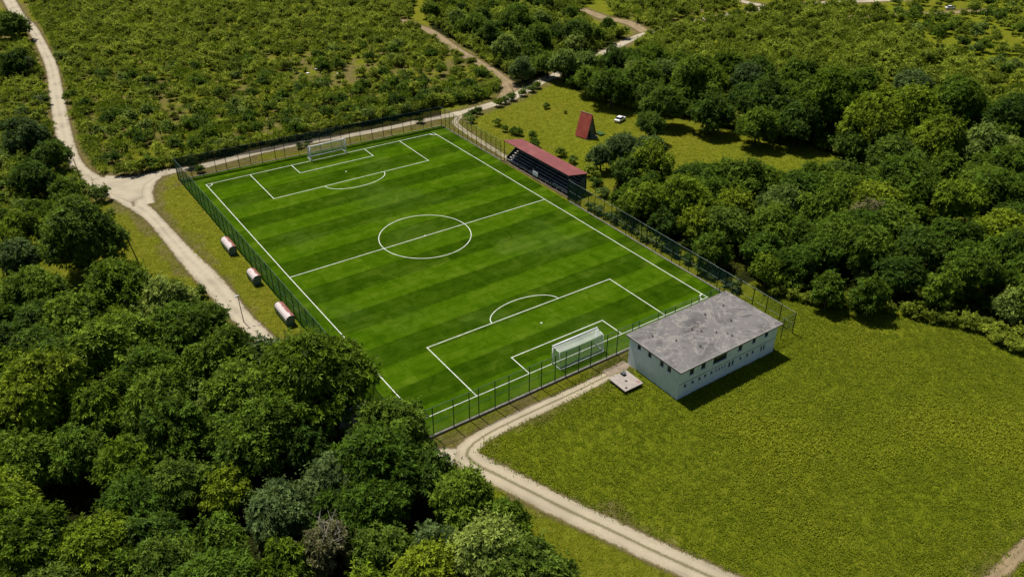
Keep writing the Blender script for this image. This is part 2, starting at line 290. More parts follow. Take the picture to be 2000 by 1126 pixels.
M_green = simple('green_painted_steel', (0.012, 0.045, 0.030), 0.5, 0.4, 0.2, 3.0)
M_darksteel = simple('dark_steel', (0.030, 0.034, 0.034), 0.5, 0.4, 0.2, 3.0)
M_wire = simple('galvanised_wire', (0.10, 0.17, 0.14), 0.5, 0.4, 0.1, 2.0)
M_kerb = simple('kerb_concrete', (0.30, 0.28, 0.24), 0.9, 0.1, 0.25, 2.5, bump=0.02)
M_wood = simple('grey_wood', (0.16, 0.12, 0.09), 0.9, 0.1, 0.25, 2.0)
M_black = simple('black_rubber', (0.015, 0.015, 0.016), 0.7, 0.2, 0.1)
M_glass = NT('dark_glass').color((0.012, 0.017, 0.020)).set(0.12, 0.6).m
def net_mat(name, c, a, rough=0.8):
    t = NT(name); n = t.noise(0.6, 3, 0.6); t.color(c).set(rough, 0.2)
    t.alpha(t.math('ADD', a - 0.08, t.math('MULTIPLY', n, 0.16), clamp=True)); return t.m
M_mesh = net_mat('thin_wire_mesh', (0.040, 0.110, 0.070), 0.22)
M_mesh_l = net_mat('green_screen_mesh', (0.022, 0.105, 0.052), 0.60)
M_mesh_f = net_mat('dark_wire_mesh', (0.015, 0.040, 0.032), 0.24)
M_net_d = net_mat('dark_windbreak', (0.004, 0.020, 0.022), 0.78)
M_goalnet = net_mat('goal_net', (0.90, 0.92, 0.92), 0.32)

# ------------------------------------------------------------------ ground sheet
def ray(a, b, n, g=1.28):
    r = [a]; st = b
    for _ in range(n): r.append(r[-1] + st); st *= g
    return r[1:]
xs = np.arange(-90, 380, 2.5); ys = np.arange(-95, 400, 2.5)
far_x = ray(xs[-1], 4, 18); far_y = ray(ys[-1], 4, 18)
X = np.array([-v for v in reversed(ray(90, 4, 18))] + list(xs) + far_x)
Y = np.array([-v for v in reversed(ray(95, 4, 18))] + list(ys) + far_y)
gx, gy = np.meshgrid(X, Y); V = np.column_stack([gx.ravel(), gy.ravel(), np.zeros(gx.size)])
nx, ny = len(X), len(Y); ii = np.arange((nx - 1) * (ny - 1)); r_, c_ = ii // (nx - 1), ii % (nx - 1)
Q = np.column_stack([r_ * nx + c_, r_ * nx + c_ + 1, (r_ + 1) * nx + c_ + 1, (r_ + 1) * nx + c_])
P2 = V[:, :2]; PO = DATA['poly']
me = np_mesh('ground', V, Q, M_ground)
def add_attr(name, vals):
    a = me.attributes.new(name, 'FLOAT', 'POINT'); a.data.foreach_set('value', vals.astype(np.float32))
orch = in_poly(P2, PO['orchard']) | in_poly(P2, PO['orchard_left'])
soil = np.where(orch, 0.48, 0.12)
for (x, y, r) in DATA['sparse']: soil = np.maximum(soil, 0.85 * np.exp(-((P2[:, 0] - x) ** 2 + (P2[:, 1] - y) ** 2) / (0.5 * r * r)))
soil[(P2[:, 0] > -6) & (P2[:, 0] < 66) & (P2[:, 1] > 104) & (P2[:, 1] < 112)] = 0.55
near_strip = (P2[:, 0] > -6) & (P2[:, 0] < 34) & (P2[:, 1] > -8.5) & (P2[:, 1] < -3)
soil[near_strip] = 0.35
soil[in_poly(P2, PO['scrub_upper'])] = 0.5
MEADOW = [(1, -9), (34, -8), (62, -17), (66, -4), (120, -28), (200, -60), (200, -200), (25, -200), (18, -48), (9, -28), (3, -12)]
lush = np.where(in_poly(P2, MEADOW), 0.85, np.where(in_poly(P2, PO['field_house']), 0.35, np.where(P2[:, 0] > 180, .6, .2)))
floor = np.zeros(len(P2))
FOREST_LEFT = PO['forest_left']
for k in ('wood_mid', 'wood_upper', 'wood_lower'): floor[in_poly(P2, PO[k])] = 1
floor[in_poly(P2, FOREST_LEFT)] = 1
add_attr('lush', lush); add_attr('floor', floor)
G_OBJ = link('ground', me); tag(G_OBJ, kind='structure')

# ------------------------------------------------------------------ roads and tracks
ROADS = []
def catmull(pts, step):
    p = np.array(pts, float); p = np.vstack([2 * p[0] - p[1], p, 2 * p[-1] - p[-2]]); o = []
    for i in range(1, len(p) - 2):
        n = max(2, int(np.linalg.norm(p[i + 1, :2] - p[i, :2]) / step))
        for t in np.arange(n) / n:
            o.append(0.5 * (2 * p[i] + (p[i + 1] - p[i - 1]) * t + (2 * p[i - 1] - 5 * p[i] + 4 * p[i + 1] - p[i + 2]) * t * t + (3 * p[i] - p[i - 1] - 3 * p[i + 1] + p[i + 2]) * t ** 3))
    o.append(p[-2]); return np.array(o)
def road(name, pts, mat, z, keep=True):
    c = catmull(pts, 1.5); d = np.gradient(c[:, :2], axis=0); d /= np.linalg.norm(d, axis=1)[:, None]; nrm = np.column_stack([-d[:, 1], d[:, 0]])
    us = np.array([-1.7, -1.2, -1, -0.7, -0.35, 0, 0.35, 0.7, 1, 1.2, 1.7]); n, m = len(c), len(us)
    vx = c[:, None, :2] + nrm[:, None, :] * us[None, :, None] * (c[:, 2] / 2)[:, None, None]
    v = np.concatenate([vx, np.full((n, m, 1), z)], 2).reshape(-1, 3)
    k = np.arange((n - 1) * (m - 1)); r, q = k // (m - 1), k % (m - 1)
    f = np.column_stack([r * m + q, r * m + q + 1, (r + 1) * m + q + 1, (r + 1) * m + q])[:, ::-1]
    me = np_mesh(name, v, f, mat); a = me.attributes.new('u', 'FLOAT', 'POINT'); a.data.foreach_set('value', np.tile(us, n).astype(np.float32))
    tag(link(name, me), kind='structure'); ROADS.append(c); return c
road('gravel_road', [(-5, 460, 5), (-10, 400, 5), (-11.7, 343.5, 4.6), (-12.4, 308, 4.2), (-11.3, 289, 3.8), (-11.5, 268, 3.2), (-12.4, 246, 3.2), (-13.4, 227, 3.4), (-15.3, 209, 3.4), (-17.6, 190, 3.7), (-19.7, 172, 3.7), (-21.3, 157.5, 3.8), (-22.3, 144, 3.2), (-22.8, 132, 3.0), (-22.2, 124, 3.4), (-20.4, 115, 4.2), (-18.0, 107, 4.4), (-16.1, 98, 3.6), (-14.9, 90.5, 2.9), (-14.3, 79.5, 2.9), (-13.7, 69, 3.4), (-13.1, 60.8, 3.9), (-12.5, 51.5, 3.8), (-12.4, 45.5, 3.4), (-12, 40, 3), (-11, 30, 3), (-10.5, 20, 3), (-9.5, 10, 3), (-7.5, 1, 3), (-4, -5.5, 3), (0.3, -9.6, 3.4)], M_road, 0.016)
road('gravel_road', [(-19.8, 117.5, 5), (-14, 113.4, 5), (-8.2, 113.5, 3.8), (-3, 113.4, 3.0), (2, 112.3, 3.1), (10, 113, 3.3), (18, 113.5, 3.2), (28.5, 112.8, 2.9), (42, 110.7, 2.6), (51, 110, 2.6), (61, 109.6, 2.7), (67, 109.6, 3.1), (71, 109, 3.2), (77.5, 109, 3.5), (85, 109.7, 3.7), (91, 110.8, 3.9), (98.6, 113.8, 4), (105, 116.6, 3.7), (112.5, 120, 3.6), (131, 126.5, 3.5), (150, 134, 3.4), (166, 140.2, 3.4), (176, 143.6, 3.2), (187, 145.2, 3.2), (197, 147.5, 3.2), (218, 147.6, 3.2), (237, 147.3, 4), (252, 146.2, 5), (262, 142.4, 4.6), (274, 140, 4.2), (300, 128, 4), (340, 112, 4)], M_road, 0.012)
road('gravel_road', [(-14.6, 98, 4.0), (-13.6, 104, 4.0), (-11.5, 109.5, 4.0), (-8.5, 113, 3.4)], M_road, 0.020)
road('gravel_road', [(252, 146.6, 4), (250, 158, 4), (252, 175, 4), (262, 200, 4)], M_road, 0.020)
road('gravel_track', [(34.4, -6.9, 1.7), (31, -7.5, 1.8), (28, -7.6, 1.9), (22, -7.8, 2.2), (14, -7.8, 2.4), (6.5, -8.1, 2.5), (2.6, -9.3, 3.2), (1.9, -11.5, 3.8), (3.3, -15.5, 3.6), (5.2, -20.5, 3.5), (7.2, -25.8, 3.5), (9.6, -31.5, 3.4), (11.8, -37, 3.4), (14.2, -42.5, 3.4), (17.5, -50, 3.4), (23, -62, 3.4), (32, -80, 3.4), (45, -110, 3.4)], M_track, 0.012)
road('dirt_track', [(99, 113, 3.4), (101.9, 127.4, 3.4), (104.1, 137.8, 3.4), (105.6, 149.5, 3.6), (108.1, 168.6, 3.8), (111.5, 186.4, 4), (112.9, 197, 3.5), (112, 215, 2)], M_dirt, 0.006)
road('dirt_track', [(90, 111.8, 3), (95.5, 116.5, 3.4), (99.6, 124, 3)], M_dirt, 0.009)
road('dirt_track', [(183, 190, 4), (182.5, 182, 4), (181.4, 170.5, 5), (184, 159.6, 5), (179.3, 145.7, 4)], M_dirt, 0.006)
road('dirt_track', [(74, 107.6, 1.8), (69.3, 103.5, 1.8), (68.0, 98, 1.6), (67.4, 90, 1.5), (66.9, 80, 1.4), (66.6, 74.5, 1.2)], M_track, 0.006)
road('dirt_track', [(*PO['bare'][0], 1.5), (*PO['bare'][1], 1.6), (*PO['bare'][2], 1.6)], M_dirt, 0.006)
road('dirt_track', [(262, 118, 4), (285, 108, 3.6), (305, 98, 3.6), (325, 90, 3.6)], M_dirt, 0.006)
jo = np.array([(-21.6, 118.5), (-20.6, 112.5), (-18.9, 106), (-17.0, 101), (-14.2, 102), (-13.4, 105.5), (-12.0, 109.2), (-8.6, 111.9), (-6, 112.3), (-6, 114.6), (-9, 115), (-13.5, 115.4), (-17.5, 117.3), (-19.8, 119.5)])
jc = np.array([-15.5, 111.0]); jv = np.vstack([np.append(jc, .03)] + [np.column_stack([jc + (jo - jc) * k, np.full(len(jo), .03)]) for k in (.45, .8, 1.0, 1.12)])
m_ = len(jo); jq = [(0, 1 + i, 1 + (i + 1) % m_, 0) for i in range(0)] + [(1 + r * m_ + i, 1 + (r + 1) * m_ + i, 1 + (r + 1) * m_ + (i + 1) % m_, 1 + r * m_ + (i + 1) % m_) for r in range(3) for i in range(m_)]
jme = bpy.data.meshes.new('gravel_road'); jme.from_pydata([tuple(v) for v in jv], [], jq + [(0, 1 + i, 1 + (i + 1) % m_) for i in range(m_)]); jme.materials.append(M_patch)
ja = jme.attributes.new('u', 'FLOAT', 'POINT'); ja.data.foreach_set('value', np.array([.7] + [.7] * (2 * m_) + [.95] * m_ + [1.3] * m_, dtype=np.float32)); tag(link('gravel_road', jme), kind='structure')
ALLR = np.vstack([catmull(c, 1.0) if len(c) < 4 else c for c in ROADS] + [np.array([(-15.5, 111.5, 7.0), (-16.5, 107.5, 5.0)])])
dr = np.full(len(P2), 99.0); nearby = (P2[:, 0] > -60) & (P2[:, 0] < 330) & (P2[:, 1] > -90) & (P2[:, 1] < 380)
for i in np.where(nearby)[0]: dr[i] = (np.hypot(ALLR[:, 0] - P2[i, 0], ALLR[:, 1] - P2[i, 1]) - ALLR[:, 2] / 2).min()
soil = np.maximum(soil, np.where(P2[:, 1] > 60, .72, .45) * np.clip(1.4 - dr / 3.2, 0, 1)); add_attr('soil', soil)
def road_clear(P, extra):
    keep = np.ones(len(P), bool)
    for i in range(0, len(P), 4000):
        s = P[i:i + 4000]; d = np.linalg.norm(s[:, None, :] - ALLR[None, :, :2], axis=2) - ALLR[None, :, 2] / 2
        keep[i:i + 4000] = d.min(1) > (extra if np.isscalar(extra) else extra[i:i + 4000])
    return keep

# ------------------------------------------------------------------ football pitch
pb = MB(); TURF = [(-4.7, -4.0), (62.9, -4.0), (63.1, 14), (63.7, 46), (64.2, 73), (64.6, 102.9), (-4.6, 106.9)]
pb.prism(TURF, 0.0, 0.03, 2)
turf = pb.build('pitch', M_turf); tag(turf, kind='structure')
lm = MB(); LZ = 0.036
def sline(a, b, w=0.155, ext=0.0, z=LZ):
    a, b = Vector((*a, 0)), Vector((*b, 0)); d = (b - a).normalized(); n = Vector((-d.y, d.x, 0)) * w / 2; a = a - d * ext; b = b + d * ext
    lm.poly([(p.x, p.y, z) for p in (a + n, a - n, b - n, b + n)][::-1])
FL, FR, NL, NR = (-0.23, 100.78), (60.22, 99.42), (0.25, -0.05), (59.7, -0.25)
HLl, HRr = (-0.15, 49.61), (60.02, 49.57)
sline(NL, HLl, ext=0.0); sline(HLl, FL); sline(NR, HRr); sline(HRr, FR)
Z2 = LZ + 0.004
def cline(a, b): sline(a, b, ext=0.12, z=Z2)
cline(FL, FR); cline(NL, NR); sline(HLl, HRr, z=Z2 + 0.004)
def bx(pts, z):
    for a, b in zip(pts[:-1], pts[1:]): pass
    sline(pts[0], pts[1], z=z); sline(pts[3], pts[2], z=z); sline(pts[1], pts[2], ext=0.12, z=z + 0.004)
bx([(10.15, 100.5), (10.0, 84.5), (49.6, 83.85), (49.85, 99.65)], LZ); bx([(20.45, 100.3), (20.4, 94.75), (39.7, 94.45), (39.8, 99.85)], LZ)
bx([(10.03, -0.1), (10.03, 15.15), (49.27, 14.75), (49.25, -0.2)], LZ); bx([(19.9, -0.12), (19.95, 4.97), (39.1, 4.85), (39.2, -0.18)], LZ)
def arc(c, r, a0, a1, w=0.155, ry=None, n=64, z=LZ):
    ry = ry or r
    for k in range(n):
        t0, t1 = a0 + (a1 - a0) * k / n, a0 + (a1 - a0) * (k + 1) / n
        q = [(c[0] + (r + s) * math.cos(t), c[1] + (ry + s) * math.sin(t), z) for t, s in ((t0, -w / 2), (t0, w / 2), (t1, w / 2), (t1, -w / 2))]
        lm.poly(q)
arc((29.25, 49.7), 9.5, 0, 2 * math.pi, n=96, z=LZ)
arc((29.75, 84.1), 7.55, math.pi, 2 * math.pi, ry=4.5, n=48, z=LZ - 0.003)
arc((30.0, 14.95), 7.15, 0, math.pi, ry=3.85, n=48, z=LZ - 0.003)
for (cx, cy), a0 in ((NL, 0), (NR, math.pi / 2), (FR, math.pi), (FL, 1.5 * math.pi)): arc((cx, cy), 1.35, a0, a0 + math.pi / 2, w=0.2, n=14, z=LZ - 0.003)
for c in ((29.25, 49.7), (29.9, 10.26), (29.87, 89.3)):
    lm.poly([(c[0] + 0.2 * math.cos(k * math.pi / 6), c[1] + 0.2 * math.sin(k * math.pi / 6), LZ + 0.012) for k in range(12)])
tag(lm.build('pitch_markings', M_line), kind='structure')

def kerb(pts, label, w=0.28, h=0.2):
    k = MB()
    for a, b in zip(pts[:-1], pts[1:]):
        a, b = Vector((*a, 0)), Vector((*b, 0)); d = (b - a).normalized(); n = Vector((-d.y, d.x, 0)) * w / 2
        q = [(p.x, p.y) for p in (a + n, a - n, b - n, b + n)]
        k.prism(q, 0.002, h, 2)
    o = k.build('kerb', M_kerb, origin=(*pts[0], 0)); tag(o, label, 'kerb')
kerb([(-4.2, -4.17), (33, -4.17), (62.9, -4.17)], 'raised grey concrete kerb under the fence nearest the camera', 0.34, 0.32)
kerb([(63.06, -4.0), (63.24, 14), (63.84, 45.6)], 'grey concrete kerb along the right touchline beyond the stand, towards the building', 0.26)
kerb([(64.34, 73.6), (64.74, 102.75)], 'short grey concrete kerb under the side fence between stand and far corner', 0.26)
kerb([(-4.6, 107.05), (64.6, 103.05)], 'low concrete kerb under the fence behind the far goal', 0.22, 0.14)

# ------------------------------------------------------------------ fences
def lerp(a, b, t): return a + (b - a) * t
def fence(label, A, B, h0, h1, n, meshmat, postmat=M_green, r=0.07, mid=0.5, nets=(), lean=0.0, jit=0.0):
    root = thing('wire_fence', label, 'fence', (A[0], A[1], 0), 'tall mesh fences enclosing the pitch')
    A3, B3 = Vector((*A, 0)), Vector((*B, 0)); L = (B3 - A3).length
    rr = random.Random(int(A[0] * 7 + B[1] * 3)); post_me = {}
    pts = []
    for k in range(n + 1):
        t = k / n
        if 0 < k < n: t += rr.uniform(-jit, jit) / n
        p = A3.lerp(B3, t); h = lerp(h0, h1, t) + rr.uniform(-0.04, 0.04); pts.append((p, h))
        pm = MB().tube((0, 0, 0), (rr.uniform(-lean, lean), rr.uniform(-lean, lean), h + 0.06), r, r * 0.9, 8).build('post', postmat, None)
        pm.parent = root; pm.location = p - A3
    m = MB()
    for (p, h), (q, g) in zip(pts[:-1], pts[1:]):
        c = p.lerp(q, 0.5); sag = rr.uniform(0.02, 0.10)
        m.poly([(p.x, p.y, 0.12), (c.x, c.y, 0.12), (c.x, c.y, (h + g) / 2 - sag), (p.x, p.y, h)]); m.poly([(c.x, c.y, 0.12), (q.x, q.y, 0.12), (q.x, q.y, g), (c.x, c.y, (h + g) / 2 - sag)])
    m.build('mesh_panel', meshmat, root)
    for nm, fr, rw in (('top_rail', 1.0, 0.035), ('middle_wire', mid, 0.022)):
        w = MB()
        for (p, h), (q, g) in zip(pts[:-1], pts[1:]): w.tube((p.x, p.y, h * fr), (q.x, q.y, g * fr), rw, None, 5)
        w.build(nm, M_wire, root)
    off = Vector((-(B3 - A3).y, (B3 - A3).x, 0)).normalized() * 0.05
    for (t0, t1, z0, z1, mat) in nets:
        nb = MB(); K = max(1, int((t1 - t0) * n)); e = []
        for k in range(K + 1):
            t = lerp(t0, t1, k / K); p = A3.lerp(B3, t) + off; e.append((p, lerp(h0, h1, t) * z0 + rr.uniform(-0.15, 0.15), lerp(h0, h1, t) * z1 + rr.uniform(-0.08, 0.0)))
        for (p, a, b), (q, c, d) in zip(e[:-1], e[1:]): nb.poly([(p.x, p.y, a), (q.x, q.y, c), (q.x, q.y, d), (p.x, p.y, b)])
        nb.build('windbreak_net', mat, root)
    return root
fence('long green mesh fence behind the three dugouts, left of the pitch', (-4.75, 107.2), (-4.45, -4.2), 5.3, 5.3, 36, M_mesh_l, jit=0.15)
fence('green mesh fence with dark windbreak behind the far goal', (-4.6, 107.3), (64.85, 103.4), 5.3, 5.3, 24, M_mesh_f, M_darksteel, 0.075, 0.52, [(0.0, 1.0, 0.53, 1.0, M_net_d)], 0.10, 0.2)
fence('see-through green mesh fence in front of the nearer goal', (-4.3, -4.2), (63.2, -4.2), 5.4, 4.6, 26, M_mesh, r=0.075, jit=0.35)
fence('short stretch of mesh fence between the far corner and the covered stand', (64.75, 103.3), (64.45, 73.7), 5.3, 5.2, 13, M_mesh, M_darksteel, 0.07, 0.5)
fence('mesh fence running from the covered stand down towards the grey building', (63.95, 46.3), (63.15, -3.9), 5.0, 4.4, 21, M_mesh, M_darksteel, 0.07, 0.5, [(0.0, 0.09, 0.0, 0.75, M_net_d), (0.62, 0.70, 0.2, 1.0, M_net_d), (0.86, 0.97, 0.42, 1.0, M_net_d)], 0.0, 0.3)
fence('tall mesh fence standing in the grass behind the grey building', (63.3, -4.4), (63.2, -16.4), 4.4, 4.1, 4, M_mesh, M_darksteel, 0.08, 0.45)
fence('single mesh fence bay closing the gap beside the grey building', (63.0, -16.5), (57.2, -16.5), 4.1, 4.0, 2, M_mesh, M_darksteel, 0.07, 0.5)

# ------------------------------------------------------------------ goals
M_gpost = simple('goal_gloss_white', (0.95, 0.95, 0.95), 0.35, 0.6, 0.02)
def goal(label, x0, x1, y, dirn, h, db, dt):
    root = thing('football_goal', label, 'goal', ((x0 + x1) / 2, y, 0.03), 'football goals')
    z0 = 0.03; yb = y + dirn * db; yt = y + dirn * dt
    f = MB(); r = 0.14
    f.tube((x0, y, z0), (x0, y, h), r, None, 10).tube((x1, y, z0), (x1, y, h), r, None, 10); f.build('goalpost', M_gpost, root, True)
    MB().tube((x0 - r, y, h), (x1 + r, y, h), r, None, 10).build('crossbar', M_gpost, root, True)
    b = MB(); b.tube((x0, y, 0.12), (x0, yb, 0.12), 0.07).tube((x1, y, 0.12), (x1, yb, 0.12), 0.07).tube((x0, yb, 0.12), (x1, yb, 0.12), 0.07)
    b.build('ground_bar', M_white, root, True)
    s = MB()
    for x in (x0, x1): s.path([(x, y, h), (x, y + dirn * dt * 0.5, h - 0.22), (x, yt, h - 0.30), (x, yb, 0.12)], 0.04)
    s.build('net_support', M_white, root, True)
    n = MB(); N = 14; prof = [(y, h), (y + dirn * dt * 0.5, h - 0.22), (yt, h - 0.30), (lerp(yt, yb, 0.5), h * 0.5), (yb, 0.12)]
    for k in range(N):
        a, c = lerp(x0, x1, k / N), lerp(x0, x1, (k + 1) / N)
        sg = lambda t, z: z - (0.16 * math.sin(math.pi * t) if z > 1 else 0)
        for (p, z), (q, w) in zip(prof[:-1], prof[1:]):
            n.poly([(a, p, z if p == y else sg(k / N, z)), (c, p, z if p == y else sg((k + 1) / N, z)), (c, q, sg((k + 1) / N, w)), (a, q, sg(k / N, w))])
    for x in (x0, x1): n.poly([(x, y, 0.1), (x, y, h)] + [(x, p, z) for p, z in prof[1:]])
    n.build('net', M_goalnet, root)
goal('white football goal at the end near the grey building', 24.45, 33.42, -0.15, -1, 3.5, 2.15, 1.65)
goal('white football goal at the far end of the pitch', 25.6, 35.0, 100.25, 1, 3.7, 2.3, 1.4)

# ------------------------------------------------------------------ grey-roofed building
def wall_holes(p0, ux, L, H, holes, nrm, depth=0.22, band=None):
    """wall in the plane p0 + u*ux + z, with real openings; returns MB of the wall skin and reveals"""
    us = sorted({0.0, L, *[h[0] for h in holes], *[h[1] for h in holes]}); zs = sorted({0.0, H, *[h[2] for h in holes], *[h[3] for h in holes]})
    m = MB(); pt = lambda u, z, d=0.0: (p0[0] + ux[0] * u - nrm[0] * d, p0[1] + ux[1] * u - nrm[1] * d, p0[2] + z)
    for a, b in zip(us[:-1], us[1:]):
        for c, d in zip(zs[:-1], zs[1:]):
            if any(h[0] <= a + 1e-6 and b <= h[1] + 1e-6 and h[2] <= c + 1e-6 and d <= h[3] + 1e-6 for h in holes): continue
            m.poly([pt(a, c), pt(b, c), pt(b, d), pt(a, d)])
    for a, b, c, d in holes:
        for q in ([(a, c), (b, c)], [(b, c), (b, d)], [(b, d), (a, d)], [(a, d), (a, c)]):
            m.poly([pt(*q[0]), pt(*q[1]), pt(*q[1], depth), pt(*q[0], depth)])
    return m
def wall_mat():
    t = NT('weathered_white_render'); sep = t.n('SeparateXYZ'); t.l(t.pos(), sep.inputs[0])
    n = t.noise(0.7, 6, 0.65); mp = t.n('Mapping'); mp.inputs['Scale'].default_value = (3.0, 3.0, 0.35); t.l(t.pos(), mp.inputs[0]); streak = t.noise(1.0, 5, 0.7, mp.outputs[0])
    c = t.ramp(n, [(0.3, (0.64, 0.76, 0.76)), (0.65, (0.78, 0.87, 0.87))])
    c = t.mix(t.math('MULTIPLY', t.smooth(streak, 0.52, 0.75), 0.4), c, (0.34, 0.38, 0.36))
    t.color(c).set(0.9, 0.15).bump(n, 0.3, 0.02); return t.m
M_wall = wall_mat()
def roof_mat():
    t = NT('stained_bitumen_roof'); n = t.noise(0.22, 7, 0.6, dist=0.9); n2 = t.noise(1.3, 6, 0.7, dist=0.5); n3 = t.noise(9, 4, 0.7)
    c = t.ramp(n, [(0.30, (0.075, 0.072, 0.070)), (0.46, (0.158, 0.150, 0.146)), (0.50, (0.195, 0.184, 0.178)), (0.54, (0.155, 0.147, 0.143)), (0.72, (0.260, 0.244, 0.232))])
    n5 = t.noise(0.13, 4, 0.5, dist=1.4); ring = t.math('SUBTRACT', 1.0, t.smooth(t.math('ABSOLUTE', t.math('SUBTRACT', n5, 0.5)), 0.0, 0.035))
    c = t.mix(t.math('MULTIPLY', ring, 0.45), c, (0.36, 0.33, 0.30))
    c = t.mix(t.math('MULTIPLY', t.smooth(n2, 0.56, 0.68), 0.75), c, (0.42, 0.37, 0.31))
    c = t.mix(t.math('MULTIPLY', t.smooth(n2, 0.40, 0.30), 0.7), c, (0.085, 0.082, 0.085))
    c = t.mix(0.18, c, t.ramp(n3, [(0.3, (0.09, 0.085, 0.082)), (0.7, (0.28, 0.26, 0.25))]))
    t.color(c).set(0.85, 0.2).bump(n2, 0.4, 0.05); return t.m
M_roof = roof_mat()
BX0, BX1, BY0, BY1, BH = 34.4, 56.2, -18.1, -7.0, 5.35
bld = thing('clubhouse', 'two-storey pale building with a flat stained grey roof beside the pitch', 'building', ((BX0 + BX1) / 2, (BY0 + BY1) / 2, 0))
front = []   # long wall facing the meadow: (u0,u1,z0,z1, kind)
for x, w, z0, z1 in ((36.45, 0.95, 3.75, 5.0), (38.9, 0.95, 3.75, 4.95), (47.1, 0.9, 3.75, 4.9), (50.3, 0.8, 3.95, 4.9), (53.2, 0.85, 4.0, 4.85)): front.append((x, w, z0, z1))
front.append((41.5, 3.05, 3.6, 4.75))
for x, w in ((35.55, 0.55), (37.15, 0.55), (38.65, 0.5), (39.9, 0.5), (41.25, 0.5), (42.4, 0.32), (43.05, 0.32), (43.7, 0.32), (44.35, 0.28), (47.75, 0.5), (49.35, 0.5), (50.65, 0.5)): front.append((x, w, 1.85, 2.4))
for x, w in ((45.3, 0.5), (46.05, 0.5), (52.75, 0.42), (53.4, 0.42)): front.append((x, w, 1.45, 2.45))
end = [(-9.55, 0.75, 4.1, 5.15), (-11.95, 0.75, 4.05, 5.1), (-14.6, 0.75, 3.95, 5.1), (-16.2, 0.75, 3.9, 5.1)]
hf = [(x - BX0, x - BX0 + w, a, b) for x, w, a, b in front]
he = [(BY1 - (y + w), BY1 - y, a, b) for y, w, a, b in end]
wb = wall_holes((BX0, BY0, 0), (1, 0), BX1 - BX0, BH, hf, (0, -1))
for src in (wall_holes((BX0, BY1, 0), (0, -1), BY1 - BY0, BH, he, (-1, 0)), wall_holes((BX1, BY0, 0), (0, 1), BY1 - BY0, BH, [], (1, 0)), wall_holes((BX1, BY1, 0), (-1, 0), BX1 - BX0, BH, [], (0, 1))):
    n = len(wb.v); wb.v += src.v; wb.f += [tuple(i + n for i in f) for f in src.f]
walls = wb.build('wall', M_wall, bld)
MB().box(BX0 - 0.02, BY0 - 0.035, 2.78, BX1 + 0.02, BY0 - 0.003, 2.86).build('ledge', M_kerb, walls)
M_sill = simple('pale_sill', (0.85, 0.88, 0.88), 0.8, 0.2, 0.1); M_frame = simple('window_frame_paint', (0.10, 0.115, 0.12), 0.6, 0.3, 0.15)
def window(u0, u1, z0, z1, axis, plane, bars=1):
    """axis 'x': window in the long wall at y=plane; axis 'y': in the end wall at x=plane"""
    d0, d1, t = 0.12, 0.19, 0.05; f = MB()
    def bb(m, a, b, c, d, e0, e1):
        if axis == 'x': m.box(a, plane + e0, c, b, plane + e1, d)
        else: m.box(plane + e0, a, c, plane + e1, b, d)
    bb(f, u0, u1, z0, z0 + t, d0, d1); bb(f, u0, u1, z1 - t, z1, d0, d1); bb(f, u0, u0 + t, z0 + t, z1 - t, d0, d1); bb(f, u1 - t, u1, z0 + t, z1 - t, d0, d1)
    for k in range(1, bars + 1):
        c = lerp(u0, u1, k / (bars + 1)); bb(f, c - 0.02, c + 0.02, z0 + t, z1 - t, d0, d1)
    w = f.build('window', M_frame, bld)
    g = MB(); bb(g, u0 + t, u1 - t, z0 + t, z1 - t, 0.15, 0.17) if False else bb(g, u0, u1, z0, z1, 0.20, 0.215); g.build('pane', M_glass, w)
    s = MB(); bb(s, u0 - 0.06, u1 + 0.06, z0 - 0.07, z0 - 0.004, -0.07, -0.004); s.build('sill', M_sill, w)
for x, w, a, b in front: window(x, x + w, a, b, 'x', BY0, 3 if w > 2 else (1 if w > 0.7 else 0))
for y, w, a, b in end: window(y, y + w, a, b, 'y', BX0, 1)
rf = MB().box(BX0 - 0.45, BY0 - 0.5, BH + 0.002, BX1 + 0.5, BY1 + 0.5, BH + 0.24).build('roof', M_roof, bld)
M_flash = simple('pale_roof_edging', (0.36, 0.33, 0.32), 0.6, 0.3, 0.2)
e = MB(); zt = BH + 0.243
x0, x1, y0, y1 = BX0 - 0.47, BX1 + 0.52, BY0 - 0.52, BY1 + 0.52
e.box(x0, y0, BH + 0.10, x1, y0 + 0.12, zt + 0.05).box(x0, y1 - 0.12, BH + 0.10, x1, y1, zt + 0.05).box(x0, y0 + 0.12, BH + 0.10, x0 + 0.12, y1 - 0.12, zt + 0.05).box(x1 - 0.12, y0 + 0.12, BH + 0.10, x1, y1 - 0.12, zt + 0.05)
e.build('edging', M_flash, rf)
rv = random.Random(5)
M_ash = simple('rubble_grey', (0.20, 0.18, 0.17), 0.9, 0.1, 0.3, 8)
for (x, y) in ((37.0, -9.2), (43.5, -11.4), (44.3, -12.6), (48.3, -9.6), (50.5, -13.2), (46.0, -14.2), (41.2, -15.4), (52.8, -9.4), (39.2, -12.2), (47.4, -16.2)):
    MB().tube((x, y, zt), (x, y, zt + 0.28), 0.09, 0.09, 8).tube((x, y, zt + 0.28), (x, y, zt + 0.36), 0.16, 0.05, 8).build('roof_vent', M_ash, rf)
st = MB()
for k in range(70):
    if k < 26: x, y = rv.gauss(43.8, 1.3), rv.gauss(-12.2, 0.8)
    else: x, y = rv.uniform(BX0, BX1), rv.uniform(BY0, BY1)
    r = rv.uniform(0.05, 0.17); st.tube((x, y, zt - 0.02), (x + rv.uniform(-.1, .1), y + rv.uniform(-.1, .1), zt + r * 0.7), r, r * 0.4, 6)
st.build('roof_rubble', simple('pale_rubble', (0.40, 0.34, 0.27), 0.9, 0.1, 0.4, 6), rf)['kind'] = 'stuff'
